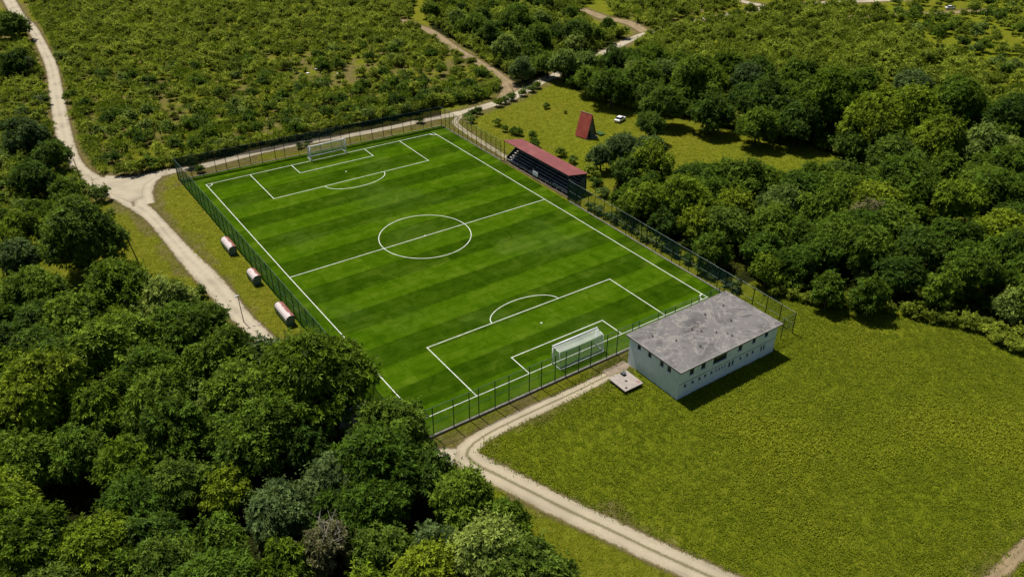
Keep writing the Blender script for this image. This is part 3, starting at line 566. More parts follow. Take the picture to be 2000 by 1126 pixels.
# apron of bare concrete at the end wall, slab with a hatch box
tag(MB().box(29.6, -7.9, 0.0, 34.38, -6.2, 0.045).build('pavement', simple('path_concrete', (0.34, 0.27, 0.20), 0.9, 0.1, 0.2, 1.5)), kind='structure')
sb = thing('cistern_cover', 'square raised pale concrete slab with a hatch, left of the grey-roofed building', 'concrete slab', (30.6, -10.8, 0))
M_slab = simple('slab_concrete', (0.42, 0.37, 0.33), 0.9, 0.15, 0.12, 1.2, bump=0.01)
MB().box(29.05, -12.4, 0, 32.25, -9.1, 0.5).build('base', simple('dark_blockwork', (0.12, 0.11, 0.10), 0.9, 0.1), sb)
MB().box(28.8, -12.7, 0.5, 32.5, -8.8, 0.66).build('slab_top', M_slab, sb, bevel=0.02)
hb = MB().box(31.0, -9.6, 0.662, 31.6, -9.0, 1.0).build('hatch_box', M_darksteel, sb); MB().box(31.05, -9.7, 1.003, 31.7, -9.1, 1.06).build('hatch_lid', M_frame, hb)
MB().box(30.4, -11.0, 0.662, 30.75, -10.7, 0.78).tube((29.5, -12.1, 0.66), (29.55, -12.0, 0.8), 0.22, 0.1, 7).build('loose_stone', M_ash, sb)
MB().box(31.75, -12.3, 0.662, 32.3, -11.7, 0.672).build('rust_patch', simple('rust_stain', (0.40, 0.25, 0.20), 0.9, 0.1), sb)

# ------------------------------------------------------------------ covered stand
stand = thing('covered_stand', 'spectator stand with a long maroon sloping roof beside the right touchline', 'grandstand', (67.5, 60.3, 0))
M_red = None
def corr_mat(name, c, c2, axis, period=0.35):
    t = NT(name); sep = t.n('SeparateXYZ'); t.l(t.pos(), sep.inputs[0]); n = t.noise(0.5, 5, 0.6); n2 = t.noise(0.12, 3, 0.5)
    s = t.math('SINE', t.math('MULTIPLY', sep.outputs[axis], 2 * math.pi / period))
    t.color(t.mix(t.smooth(t.math('ADD', t.math('MULTIPLY', n, 0.6), t.math('MULTIPLY', n2, 0.4)), 0.42, 0.6), c, c2)).set(0.5, 0.35).bump(s, 0.5, 0.03); return t.m
M_maroon = corr_mat('maroon_sheet_roof', (0.235, 0.068, 0.064), (0.30, 0.096, 0.086), 1)
SX0, SX1, SY0, SY1 = 64.9, 70.4, 47.3, 73.2
MB().prism([(SX0, 5.30), (SX1, 4.45), (SX1, 4.57), (SX0, 5.42)], SY0, SY1, 1)  # outline order (x,z) swept along y
rr_ = MB().prism([(SX0, 5.30), (SX1, 4.45), (SX1, 4.56), (SX0, 5.41)], SY0, SY1, 1).build('roof', M_maroon, stand)
MB().box(SX0 - 0.05, SY0 - 0.02, 5.24, SX0 - 0.004, SY1 + 0.02, 5.45).build('fascia', simple('fascia_rose', (0.42, 0.15, 0.15), 0.5, 0.4, 0.1), rr_)
M_tier = simple('dark_timber_tier', (0.035, 0.045, 0.050), 0.8, 0.2, 0.25, 2.0)
M_bench = simple('bench_grey', (0.50, 0.55, 0.58), 0.7, 0.3, 0.25, 1.5)
ROWS = 7
for k in range(ROWS):
    x = 65.5 + k * 0.68; z = 0.35 + k * 0.40
    MB().box(x, SY0 + 0.35, 0.02, x + 0.675, SY1 - 0.4, z).build('tier', M_tier, stand)
    b = MB()
    for a, c in ((SY0 + 0.6, 55.4), (55.7, 63.9), (64.3, SY1 - 1.7)): b.box(x + 0.28, a, z + 0.28, x + 0.58, c, z + 0.34)
    for y in np.arange(SY0 + 0.9, SY1 - 1.8, 2.05): b.box(x + 0.38, y, z + 0.002, x + 0.46, y + 0.08, z + 0.28)
    b.build('bench', M_bench, stand)
    MB().box(x + 0.02, SY1 - 1.55, z + 0.004, x + 0.36, SY1 - 0.75, z + 0.16 + 0.1 * (k % 2)).build('step', simple('pale_step', (0.46, 0.42, 0.38), 0.8, 0.2) if k == 0 else bpy.data.materials['pale_step'], stand)
MB().box(SX1 - 0.35, SY0 + 0.1, 0.02, SX1 - 0.22, SY1 - 0.1, 4.42).build('back_wall', M_tier, stand)
M_teal = simple('dark_green_sheet', (0.018, 0.050, 0.045), 0.6, 0.3, 0.2)
MB().prism([(68.4, 0.02), (SX1 - 0.36, 0.02), (SX1 - 0.36, 4.0), (68.4, 3.4)], SY0 + 0.12, SY0 + 0.2, 1).build('side_panel', simple('grey_green_sheet', (0.07, 0.12, 0.115), 0.6, 0.3, 0.2), stand)
MB().prism([(65.6, 0.02), (69.8, 0.02), (69.8, 3.9), (69.3, 3.7), (65.6, 1.0)], SY1 - 0.35, SY1 - 0.27, 1).build('side_panel', M_teal, stand)
MB().prism([(65.2, 0.02), (68.35, 0.02), (68.35, 2.2), (65.2, 2.0)], SY0 + 0.12, SY0 + 0.19, 1).build('side_panel', M_teal, stand)
for y in (SY0 + 0.1, 53.8, 60.3, 66.8, SY1 - 0.1):
    MB().tube((65.05, y, 0), (65.05, y, 5.3), 0.09, None, 8).build('post', M_darksteel, stand)
    MB().tube((69.95, y, 0), (69.95, y, 4.5), 0.09, None, 8).build('post', M_darksteel, stand)
    MB().tube((65.05, y, 5.16), (70.3, y, 4.36), 0.07, None, 6).build('rafter', M_darksteel, stand)
M_lip = simple('chipped_white_wood', (0.92, 0.88, 0.84), 0.8, 0.2, 0.3, 1.5, dark=(0.30, 0.26, 0.22))
g = MB(); g.box(65.16, SY0 + 0.3, 0.72, 65.30, SY1 - 0.3, 0.82)
for y in np.arange(SY0 + 0.5, SY1, 2.1): g.box(65.2, y, 0.02, 65.28, y + 0.08, 0.72)
g.build('front_rail', M_lip, stand)
MB().box(64.45, SY0 - 0.6, 0.0, 65.1, SY1 + 0.2, 0.14).build('front_step', M_wood, stand)
for a, b in ((48.4, 51.2), (51.6, 53.4)):
    MB().path([(65.25, a, 0.8), (65.25, a, 1.35), (65.25, b, 1.35), (65.25, b, 0.8)], 0.035).build('hand_rail', M_white, stand)
MB().tube((65.3, 47.9, 0.8), (65.9, 48.8, 1.9), 0.06).build('brace', simple('rusty_steel', (0.30, 0.10, 0.06), 0.8, 0.3), stand)
sgn = thing('notice_board', 'small white notice board on posts at the front of the stand', 'sign', (64.35, 59.2, 0))
MB().box(64.32, 58.2, 1.15, 64.38, 60.2, 2.25).build('board', M_white, sgn)
MB().tube((64.42, 58.35, 0), (64.42, 58.35, 1.9), 0.05).build('post', M_darksteel, sgn); MB().tube((64.42, 60.05, 0), (64.42, 60.05, 1.9), 0.05).build('post', M_darksteel, sgn)
pp = MB()
for r_i in range(5): pp.box(64.305, 58.4, 1.30 + r_i * 0.18, 64.317, 58.4 + (1.6 if r_i % 2 else 1.45), 1.35 + r_i * 0.18)
pp.build('faded_print', simple('faded_print', (0.62, 0.66, 0.72), 0.7, 0.2, 0.05), sgn)

# ------------------------------------------------------------------ dugouts
def peel_mat(name, seed, edge):
    t = NT(name); mp = t.n('Mapping'); mp.inputs['Location'].default_value = (seed, seed * 2, 0); t.l(t.pos(), mp.inputs[0])
    n = t.noise(0.9, 5, 0.6, mp.outputs[0], 0.5); sep = t.n('SeparateXYZ'); t.l(t.pos(), sep.inputs[0])
    w = t.math('ADD', t.math('MULTIPLY', t.math('SUBTRACT', sep.outputs[0], edge), 1.3), t.math('MULTIPLY', t.math('SUBTRACT', n, 0.5), 1.6))
    c = t.mix(t.smooth(w, -0.1, 0.12), (0.62, 0.54, 0.53), (0.29, 0.115, 0.095)); c = t.mix(t.math('MULTIPLY', t.smooth(t.noise(3.0, 4, 0.6, mp.outputs[0]), 0.56, 0.66), 0.6), c, (0.36, 0.17, 0.13))
    t.color(c).set(0.6, 0.3); return t.m
M_acr = simple('teal_side_sheet', (0.10, 0.19, 0.215), 0.35, 0.5, 0.2)
def dugout(label, ya, yb, seed):
    xa, xb = -6.75, -5.2
    root = thing('dugout', label, 'dugout', ((xa + xb) / 2, (ya + yb) / 2, 0), 'team dugouts')
    prof = [(xa + 0.10, 0.25), (xa - 0.02, 0.9), (xa + 0.02, 1.45), (xa + 0.22, 1.80), (xa + 0.55, 1.98), (xa + 0.95, 2.02), (xa + 1.3, 1.93), (xb + 0.06, 1.74)]
    inner = [(x + (0.05 if k < 4 else 0.0), z - (0.0 if k < 3 else 0.05)) for k, (x, z) in enumerate(prof)]
    shell = [(x, z) for x, z in prof[2:]] + [(x, z) for x, z in reversed(inner[2:])]
    MB().prism(shell, ya, yb, 1).build('roof', peel_mat('peeling_roof_paint_%d' % seed, seed * 3.7, xa + 0.95), root)
    MB().prism([prof[0], prof[1], prof[2], inner[2], inner[1], inner[0]], ya, yb, 1).build('back_panel', M_acr, root)
    for y in (ya + 0.02, yb - 0.06):
        MB().prism([(xa + 0.12, 0.1)] + [(lerp(x, (xa + xb) / 2, 0.02), z - 0.03) for x, z in prof[1:]] + [(xb - 0.05, 0.9), (xb - 0.25, 0.1)], y, y + 0.04, 1).build('side_panel', M_acr, root)
        MB().path([(xa + 0.1, y + 0.02, 0)] + [(x, y + 0.02, z + 0.02) for x, z in prof[1:]], 0.035).build('frame', M_darksteel, root)
    MB().box(xa + 0.35, ya + 0.15, 0.42, xa + 0.85, yb - 0.15, 0.48).build('bench', M_wood, root)
    MB().box(xa + 0.1, ya + 0.1, 0.0, xb - 0.1, yb - 0.1, 0.12).build('floor_slab', M_kerb, root)
dugout('dugout farthest up the left touchline, its curved red roof flaking white', 63.9, 69.1, 1)
dugout('middle dugout, the shortest, with a mostly white curved roof', 50.2, 53.9, 2)
dugout('dugout nearest the forest, long rust-red and white curved roof', 33.9, 39.6, 3)

# ------------------------------------------------------------------ utility poles
def pole(x, y, h, lean, label, arm=0, lamp=False, r=0.11):
    root = thing('utility_pole', label, 'pole', (x, y, 0), 'poles along the left road')
    top = (x + lean[0], y + lean[1], h)
    MB().tube((x, y, 0), top, r, r * 0.7, 8).build('shaft', M_wood if not lamp else M_darksteel, root, True)
    if arm:
        MB().tube((top[0] - 0.7, top[1] - 0.2, h - 0.4), (top[0] + 0.7, top[1] + 0.2, h - 0.4), 0.05).build('crossarm', M_wood, root)
        for s in (-0.6, 0, 0.6): MB().tube((top[0] + s, top[1] + s * 0.3, h - 0.36), (top[0] + s, top[1] + s * 0.3, h - 0.12), 0.07, 0.04).build('insulator', M_sill, root)
    else: MB().tube((top[0], top[1], h), (top[0], top[1], h + 0.12), 0.13, 0.04).build('cap', M_sill, root)
    if lamp: MB().tube((top[0] - 0.45, top[1], h - 0.08), (top[0] + 0.2, top[1], h + 0.06), 0.14, 0.10).build('lamp_head', M_sill, root, True)
M_wood_d = M_wood
pole(-22.2, 71.6, 7.9, (-1.1, 0.6), 'tall bare wooden pole leaning left in the grass beside the broad dark tree', r=0.12)
pole(-23.9, 116.0, 7.0, (-0.4, 0.1), 'wooden pole at the road fork, just left of the gravel', arm=0, r=0.12)
pole(-12.3, 39.9, 5.3, (-0.1, 0.1), 'dark lamp post standing in the gravel road where the forest covers it', lamp=True, r=0.08)
pole(-23.6, 167.6, 7.6, (0, 0), 'weathered pole with crossarm left of the road above the first bend', arm=1, r=0.13)
pole(-20.4, 211.0, 7.6, (0, 0), 'second pole with crossarm up the left side of the road', arm=1, r=0.13)
pole(-15.8, 268.0, 8.0, (0, 0), 'farthest small pole beside the road near the top edge', arm=1, r=0.13)

# ------------------------------------------------------------------ A-frame cabin
cab = thing('cabin', 'small red-roofed A-frame cabin standing in the grass field', 'cabin', (93.0, 75.2, 0), rz=0)
# local frame: ridge runs from front (0) to back along d; s is sideways
fo = Vector((92.6, 72.9, 0)); dv = Vector((-0.17, 0.985, 0)); sv = Vector((0.985, 0.17, 0)); Lc = 3.6; Wc = 1.95; Hc = 6.3
def cp(s, d, z): p = fo + sv * s + dv * d; return (p.x, p.y, z)
M_redroof = corr_mat('red_sheet_roof', (0.36, 0.066, 0.046), (0.42, 0.095, 0.066), 1, 0.4)
for sgn_ in (-1, 1):
    m = MB(); o = 0.05
    a, b = (sgn_ * (Wc + 0.12), 0.25), (0.0, Hc + 0.1); c, d = (0.0, Hc - 0.03), (sgn_ * (Wc - 0.0), 0.25)
    q = [cp(a[0], -0.25, a[1]), cp(a[0], Lc + 0.2, a[1]), cp(b[0], Lc + 0.2, b[1]), cp(b[0], -0.25, b[1]), cp(d[0], -0.25, d[1]), cp(d[0], Lc + 0.2, d[1]), cp(c[0], Lc + 0.2, c[1]), cp(c[0], -0.25, c[1])]
    for f in ((0, 1, 2, 3), (4, 7, 6, 5), (0, 3, 7, 4), (1, 5, 6, 2), (0, 4, 5, 1)): m.poly([q[i] for i in f])
    r = m.build('roof', M_redroof, cab)
    if sgn_ < 0: MB().path([cp(-1.0, -0.25, 3.27), cp(-1.0, Lc + 0.2, 3.27)], 0.03).build('seam', M_darksteel, r)
MB().path([cp(0, -0.28, Hc + 0.1), cp(0, Lc + 0.22, Hc + 0.1)], 0.07).build('ridge_cap', simple('pale_ridge', (0.52, 0.30, 0.27), 0.6, 0.3), cab)
M_gable = simple('gable_boards', (0.14, 0.19, 0.20), 0.8, 0.2, 0.2)
for d in (0.0, Lc): MB().poly([cp(-Wc + 0.1, d, 0.1), cp(Wc - 0.1, d, 0.1), cp(0, d, Hc - 0.15)]).poly([cp(Wc - 0.1, d + 0.08, 0.1), cp(-Wc + 0.1, d + 0.08, 0.1), cp(0, d + 0.08, Hc - 0.15)]).build('gable_wall', M_gable, cab)
def cq(s0, s1, z0, z1, d): return [cp(s0, d, z0), cp(s1, d, z0), cp(s1, d, z1), cp(s0, d, z1)]
def cbox(s0, s1, z0, z1, d0, d1):
    m = MB(); a, b = cq(s0, s1, z0, z1, d0), cq(s0, s1, z0, z1, d1); m.poly(a).poly(b[::-1])
    for i in range(4): m.poly([a[i], b[i], b[(i + 1) % 4], a[(i + 1) % 4]])
    return m
dd = cbox(-0.95, -0.2, 0.15, 1.95, -0.05, -0.004).build('door', M_black, cab); MB().tube(cp(-0.3, -0.09, 1.0), cp(-0.3, -0.09, 1.15), 0.03).build('handle', M_sill, dd)
for s0, s1, z0, z1 in ((0.25, 0.85, 1.0, 1.95), (-0.35, 0.35, 3.3, 4.0)):
    w = cbox(s0, s1, z0, z1, -0.05, -0.004).build('window', M_frame, cab); cbox(s0 + 0.06, s1 - 0.06, z0 + 0.06, z1 - 0.06, -0.058, -0.053).build('pane', M_glass, w)
MB().box(90.5, 72.2, 0.0, 94.7, 76.6, 0.10).build('base', M_kerb, cab)
tag(MB().poly([(95.2, 72.3, 0.5), (97.3, 72.4, 0.3), (97.2, 74.6, 0.35), (95.3, 74.9, 0.75)]).poly([(95.2, 72.3, 0.45), (95.3, 74.9, 0.70), (95.35, 74.8, 0.02), (95.25, 72.4, 0.02)]).build('tarpaulin', simple('green_tarp', (0.05, 0.12, 0.03), 0.7, 0.2), origin=(96, 73.5, 0)), 'dull green tarpaulin spread beside the red A-frame cabin', 'tarpaulin')

# ------------------------------------------------------------------ white cars
def car(loc, rz, label):
    root = thing('parked_car', label, 'car', loc, 'white cars parked in the fields', rz)
    def P(mb, name, mat, par=root, bevel=0.0, smooth=False):
        o = mb.build(name, mat, None, smooth, None, bevel); o.parent = par; return o
    low = [(-1.95, 0.35), (-2.0, 0.75), (-1.85, 0.92), (-0.95, 1.0), (1.35, 1.0), (1.95, 0.9), (2.0, 0.6), (1.95, 0.35)]
    b = MB().prism(low, -0.82, 0.82, 1); P(b, 'body', M_white, bevel=0.06)
    cabn = MB(); q = [(-0.95, 1.0), (-0.35, 1.46), (0.95, 1.48), (1.45, 1.0)]
    n = 0; lo = [(x, s * 0.76, z) for s in (-1, 1) for x, z in ((-0.95, 0.995), (1.45, 0.995))]; hi = [(x, s * 0.62, 1.44) for s in (-1, 1) for x in (-0.38, 1.0)]
    v = [lo[0], lo[1], lo[3], lo[2], hi[0], hi[1], hi[3], hi[2]]
    for f in ((0, 1, 5, 4), (1, 2, 6, 5), (2, 3, 7, 6), (3, 0, 4, 7)): cabn.poly([v[i] for i in f])
    P(cabn, 'window', M_glass)
    P(MB().box(-0.42, -0.64, 1.44, 1.04, 0.64, 1.49), 'roof', M_white, bevel=0.02)
    for sx in (-1.25, 1.25):
        for sy in (-0.80, 0.80):
            w = P(MB().tube((sx, sy - 0.1, 0.32), (sx, sy + 0.1, 0.32), 0.32, None, 16), 'wheel', M_black, smooth=False)
            P(MB().tube((sx, sy - 0.105, 0.32), (sx, sy + 0.105, 0.32), 0.17, None, 10), 'rim', M_sill, par=w)
    for sy in (-0.6, 0.6): P(MB().box(-2.02, sy - 0.16, 0.62, -1.93, sy + 0.16, 0.76), 'headlight', M_sill)
    for sy in (-0.6, 0.6): P(MB().box(1.93, sy - 0.14, 0.66, 2.02, sy + 0.14, 0.82), 'taillight', M_redroof)
car((107.3, 78.0, 0), math.radians(200), 'white car half hidden by bushes in the clearing behind the A-frame cabin')
car((310.5, 101.0, 0), math.radians(150), 'white car beside a lone dark tree in the far upper right pasture')

# ------------------------------------------------------------------ vegetation meshes
def leafset(cent, nrm, nleaf, ln, wd, spread, r, tints=None, droop=0.25):
    n = len(cent); t = np.cross(nrm, r.normal(size=(n, 3))); t /= np.linalg.norm(t, axis=1)[:, None] + 1e-9; b = np.cross(nrm, t)
    ph = (np.arange(nleaf)[None] / nleaf + r.random((n, 1)) + r.uniform(-.06, .06, (n, nleaf))) * 2 * np.pi
    th = spread + r.uniform(-.35, .35, (n, nleaf))
    rad = t[:, None] * np.cos(ph)[..., None] + b[:, None] * np.sin(ph)[..., None]
    d = nrm[:, None] * np.cos(th)[..., None] + rad * np.sin(th)[..., None]
    side = np.cross(d, nrm[:, None] + 1e-3); side /= np.linalg.norm(side, axis=2)[..., None] + 1e-9
    side = side + 0.5 * r.normal(size=side.shape) * 0.6; side /= np.linalg.norm(side, axis=2)[..., None] + 1e-9
    L = ln * r.uniform(.6, 1.3, (n, nleaf, 1)); W = wd * r.uniform(.7, 1.25, (n, nleaf, 1)); c = cent[:, None]
    mid = c + d * L * 0.5; tip = c + d * L; tip[..., 2] -= droop * L[..., 0]
    v = np.stack([np.broadcast_to(c, mid.shape), mid + side * W * .5, tip, mid - side * W * .5], 2).reshape(-1, 3)
    q = np.arange(n * nleaf * 4).reshape(-1, 4)
    ti = np.clip((tints if tints is not None else r.random(n))[:, None] + r.uniform(-.15, .15, (n, nleaf)), 0, 1).ravel()
    return v, q, ti
def ball(c, rx, rz, r, jit=0.12, nu=10, nv=7):
    u = np.linspace(0, 2 * np.pi, nu, endpoint=False); w = np.linspace(-np.pi / 2, np.pi / 2, nv)
    U_, W_ = np.meshgrid(u, w); k = 1 + r.uniform(-jit, jit, U_.shape)
    v = np.column_stack([(c[0] + rx * k * np.cos(W_) * np.cos(U_)).ravel(), (c[1] + rx * k * np.cos(W_) * np.sin(U_)).ravel(), (c[2] + rz * k * np.sin(W_)).ravel()])
    q = [(j * nu + i, j * nu + (i + 1) % nu, (j + 1) * nu + (i + 1) % nu, (j + 1) * nu + i) for j in range(nv - 1) for i in range(nu)]
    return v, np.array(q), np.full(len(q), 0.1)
def merge(parts):
    V_, Q_, T_ = [], [], []; n = 0
    for v, q, t in parts: V_.append(v); Q_.append(q + n); T_.append(t); n += len(v)
    return np.vstack(V_), np.vstack(Q_), np.concatenate(T_)
def crown(seed, Rc, H, lobes, sprouts, leaf, cone=0.0, open_=0.0):
    """crown of lobes around an ellipsoid: base of trunk at z=0, top near H"""
    r = np.random.default_rng(seed); hz = min(H * 0.46, Rc * 0.95); cz = H - hz; parts = []
    k = np.arange(lobes) + .5; ph = k * 2.39996 + r.uniform(-.4, .4, lobes); zz = 1 - 1.55 * k / lobes + r.uniform(-.14, .14, lobes); zz = np.clip(zz, -0.62, 1)
    rad = np.sqrt(1 - np.clip(zz, -1, 1) ** 2); taper = 1 - cone * np.clip(zz, 0, 1)
    lr = Rc * r.uniform(.20, .44, lobes); off = r.uniform(.48, .92, lobes)
    lc = np.column_stack([Rc * off * rad * np.cos(ph) * taper, Rc * off * rad * np.sin(ph) * taper, cz + hz * off * zz])
    lc = np.vstack([lc, [[0, 0, cz + hz * .2]]]); lr = np.append(lr, Rc * .4)
    lt = np.append(r.uniform(.28, .70, lobes), .45)
    w = lr ** 2; idx = r.choice(len(lr), sprouts * 2, p=w / w.sum())
    d = r.normal(size=(len(idx), 3)); d /= np.linalg.norm(d, axis=1)[:, None]; d[:, 2] = np.where(d[:, 2] < -.35, -d[:, 2], d[:, 2])
    out = lc[idx] - np.array([0, 0, cz]); out /= np.linalg.norm(out, axis=1)[:, None] + 1e-9
    keep = (d * out).sum(1) > -0.25; idx, d = idx[keep], d[keep]
    p = lc[idx] + d * lr[idx][:, None] * r.uniform(.80, 1.10, (len(idx), 1))
    dist = np.linalg.norm((p[:, None] - lc[None]), axis=2) / lr[None]; ok = (dist.min(1) > .72); p, d, idx = p[ok][:sprouts], d[ok][:sprouts], idx[ok][:sprouts]
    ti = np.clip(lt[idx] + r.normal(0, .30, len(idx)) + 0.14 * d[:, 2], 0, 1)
    nn = d + np.array([0, 0, .45]); nn /= np.linalg.norm(nn, axis=1)[:, None]
    parts.append(leafset(p, nn, 6, leaf, leaf * .34, 1.0, r, ti))
    # leafy shoots that break the outline
    nf = max(8, sprouts // 22); s = r.choice(len(p), nf); fd = d[s] * .9 + np.array([0, 0, .55]) + r.normal(0, .25, (nf, 3)); fd /= np.linalg.norm(fd, axis=1)[:, None]
    for j in range(4):
        q = p[s] + fd * leaf * (.35 + .55 * j) * r.uniform(.8, 1.3, (nf, 1)); parts.append(leafset(q, fd, 4, leaf * (1 - .12 * j), leaf * .26, .8, r, np.clip(ti[s] + .12, 0, 1)))
    # a few stray twigs outside the outline
    s = r.choice(len(p), len(p) // 9); parts.append(leafset(p[s] + d[s] * leaf * .7, nn[s], 5, leaf * .9, leaf * .32, .7, r, ti[s]))
    if open_ < .5:
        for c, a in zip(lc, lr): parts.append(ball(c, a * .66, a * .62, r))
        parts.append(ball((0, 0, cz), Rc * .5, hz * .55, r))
    return merge(parts)
def trunk(seed, Rc, H):
    r = random.Random(seed); m = MB(); top = H * .55; r0 = .035 * H
    pts = [Vector((0, 0, 0)), Vector((r.uniform(-.15, .15), r.uniform(-.15, .15), top * .5)), Vector((r.uniform(-.3, .3), r.uniform(-.3, .3), top))]
    m.tube((0, 0, -0.1), (0, 0, .3), r0 * 1.5, r0, 8); m.tube(pts[0], pts[1], r0, r0 * .8, 8); m.tube(pts[1], pts[2], r0 * .8, r0 * .5, 8)
    for k in range(7):
        a = k * 2.4 + r.random(); z = lerp(.45, 1., r.random()); p = pts[1].lerp(pts[2], (z - .45) / .55)
        e_ = p + Vector((math.cos(a), math.sin(a), .75)) * Rc * .55; m.tube(p, e_, r0 * .38, r0 * .12, 6)
    return m
def mk(name, data, mat): return np_mesh(name, data[0], data[1], mat, data[2])
TR = {}     # size class -> list of (crown mesh, trunk mesh, R, H)
def tmesh(seed, Rc, H):
    t = trunk(seed, Rc, H); me = bpy.data.meshes.new('trunk'); me.from_pydata([tuple(v) for v in t.v], [], t.f); me.materials.append(M_bark); return me
TR['big'] = [(mk('crown', crown(s, 7.0, 13.2, 40, 2700, .80, c), LEAF['G']), tmesh(s, 7, 13.2), 7.0, 13.2) for s, c in ((1, .1), (2, .25), (3, 0.), (4, .35))]
TR['mid'] = [(mk('crown', crown(s, 4.6, 9.2, 26, 1350, .70, c), LEAF['G']), tmesh(s, 4.6, 9.2), 4.6, 9.2) for s, c in ((11, .1), (12, .4), (13, .2), (14, 0.), (15, .6))]
TR['small'] = [(mk('crown', crown(s, 2.8, 5.8, 16, 520, .58, c), LEAF['G']), tmesh(s, 2.8, 5.8), 2.8, 5.8) for s, c in ((21, .1), (22, .4), (23, 0.), (24, .6))]
def dead_twigs(seed):
    r = random.Random(seed); m = MB()
    for k in range(20):
        a = r.random() * 6.28; p = Vector((0, 0, r.uniform(2.5, 6)))
        q = p + Vector((math.cos(a) * r.uniform(1, 2.3), math.sin(a) * r.uniform(1, 2.3), r.uniform(.8, 1.9))); m.tube(p, q, .07, .03, 5, False)
        for j in range(4):
            s = p.lerp(q, r.uniform(.4, 1)); m.tube(s, s + Vector((r.uniform(-1, 1), r.uniform(-1, 1), r.uniform(0, 1))), .03, .012, 4, False)
    return m

def shrub(seed, R, h, stems=12, nl=6, leaf=.85):
    """arching many-stemmed shrub, leaves along each stem"""
    r = np.random.default_rng(seed); cs, ns, ts = [], [], []
    for k in range(stems):
        a = 2 * np.pi * (k + r.random()) / stems; out = R * r.uniform(.35, 1.0); hh = h * r.uniform(.75, 1.05) * (1.12 - .35 * out / R); tt = r.random()
        for j in range(nl):
            t = (j + 1) / nl; x = out * t ** 1.5; z = hh * (1 - (1 - t) ** 2) - .28 * out * t ** 3
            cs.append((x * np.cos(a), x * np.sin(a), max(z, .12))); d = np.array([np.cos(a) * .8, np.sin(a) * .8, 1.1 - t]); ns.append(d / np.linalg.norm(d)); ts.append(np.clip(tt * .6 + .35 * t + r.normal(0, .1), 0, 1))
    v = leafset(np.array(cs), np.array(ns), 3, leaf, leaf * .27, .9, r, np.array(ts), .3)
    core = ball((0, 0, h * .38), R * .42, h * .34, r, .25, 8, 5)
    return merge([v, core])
SH = [shrub(s, 1.75, 2.2) for s in range(31, 37)]
SHR = [crown(s, 1.5, 2.4, 9, 130, .50) for s in range(41, 45)]     # rounder bushes
SHM = [mk('shrub', d, LEAF['O']) for d in SH]; SHRM = [mk('bush', d, LEAF['G']) for d in SHR]

def setmat(o, mat):
    o.material_slots[0].link = 'OBJECT'; o.material_slots[0].material = mat

KIND = {'D': 'dark green', 'G': 'mid green', 'Y': 'yellow-green', 'L': 'pale green', 'B': 'grey-green', 'S': 'thin dry olive'}
LAND = [('the leaning wooden pole', -22.2, 71.6), ('the road fork', -18, 114), ('the end of the visible left road', -12.2, 41), ('the dugout nearest the forest', -6, 37),
        ('the near left corner of the pitch', 0, 0), ('the bend in the near gravel track', 1.8, -10.5), ('the bottom edge under the track', 8, -34), ('the bottom left corner of the photo', -44, -6),
        ('the left edge halfway down', -44, 45), ('the gravel road above the fork', -22, 145), ('the top left corner', -16, 300), ('the covered stand', 71, 50), ('the middle of the right fence', 64, 24),
        ('the fence corner behind the grey building', 64, -6), ('the narrow grass clearing', 121, 60), ('the white car behind the cabin', 108, 79), ('the dirt track junction', 100, 115), ('the upper gravel road', 170, 142),
        ('the right edge below the middle', 125, -22), ('the right edge above the middle', 175, 15), ('the far meadow edge', 92, -12), ('the upper right pasture', 240, 95), ('the red A-frame cabin', 93, 74)]
made = []
def tree(x, y, Rr, H, t, name='broadleaf_tree', hero=False):
    cls = 'big' if Rr > 5.6 else ('mid' if Rr > 3.5 else 'small')
    cm, tm, R0, H0 = TR[cls][random.randrange(len(TR[cls]))]
    root = bpy.data.objects.new(name, None); C.objects.link(root); root.location = (x, y, 0); root.rotation_euler = (0, 0, random.uniform(0, 6.28))
    an = random.uniform(.85, 1.16); root.scale = (Rr / R0 * an, Rr / R0 / an, H / H0 * (1 if hero else random.uniform(.85, 1.1)))
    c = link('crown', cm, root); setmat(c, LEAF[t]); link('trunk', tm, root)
    if t == 'S' and hero:
        dm = dead_twigs(int(x)).build('bare_branches', simple('dead_wood', (0.30, 0.27, 0.22), 0.9, 0.1) if 'dead_wood' not in bpy.data.materials else bpy.data.materials['dead_wood'], None); dm.parent = root
    made.append((root, x, y, Rr, H, t, hero)); return root

trees_xy = []
for (x, y, Rr, H, t) in DATA['heroes']:
    Rr *= .90; H *= .93
    tree(x, y, Rr, H, t, hero=True); trees_xy.append((x, y, Rr))
def poisson(poly, spacing, tries, rr, var=0.25, margin=0.0, density=None):
    p = np.array(poly); lo, hi = p.min(0), p.max(0); n = int(tries * np.prod(hi - lo) / spacing ** 2)
    c = np.column_stack([rr.uniform(lo[0], hi[0], n), rr.uniform(lo[1], hi[1], n)]); c = c[in_poly(c, poly) & in_view(c, 1.07)]
    if density is not None: c = c[rr.random(len(c)) < density(c)]
    cell = {}; out = []; g = spacing * (1 + var)
    for q in c:
        s = spacing * (1 + var * (2 * rr.random() - 1)); k = (int(q[0] // g), int(q[1] // g)); ok = True
        for i in (-1, 0, 1):
            for j in (-1, 0, 1):
                for z in cell.get((k[0] + i, k[1] + j), ()):
                    if (z[0] - q[0]) ** 2 + (z[1] - q[1]) ** 2 < s * s: ok = False; break
        if ok: cell.setdefault(k, []).append(q); out.append(q)
    return np.array(out).reshape(-1, 2)
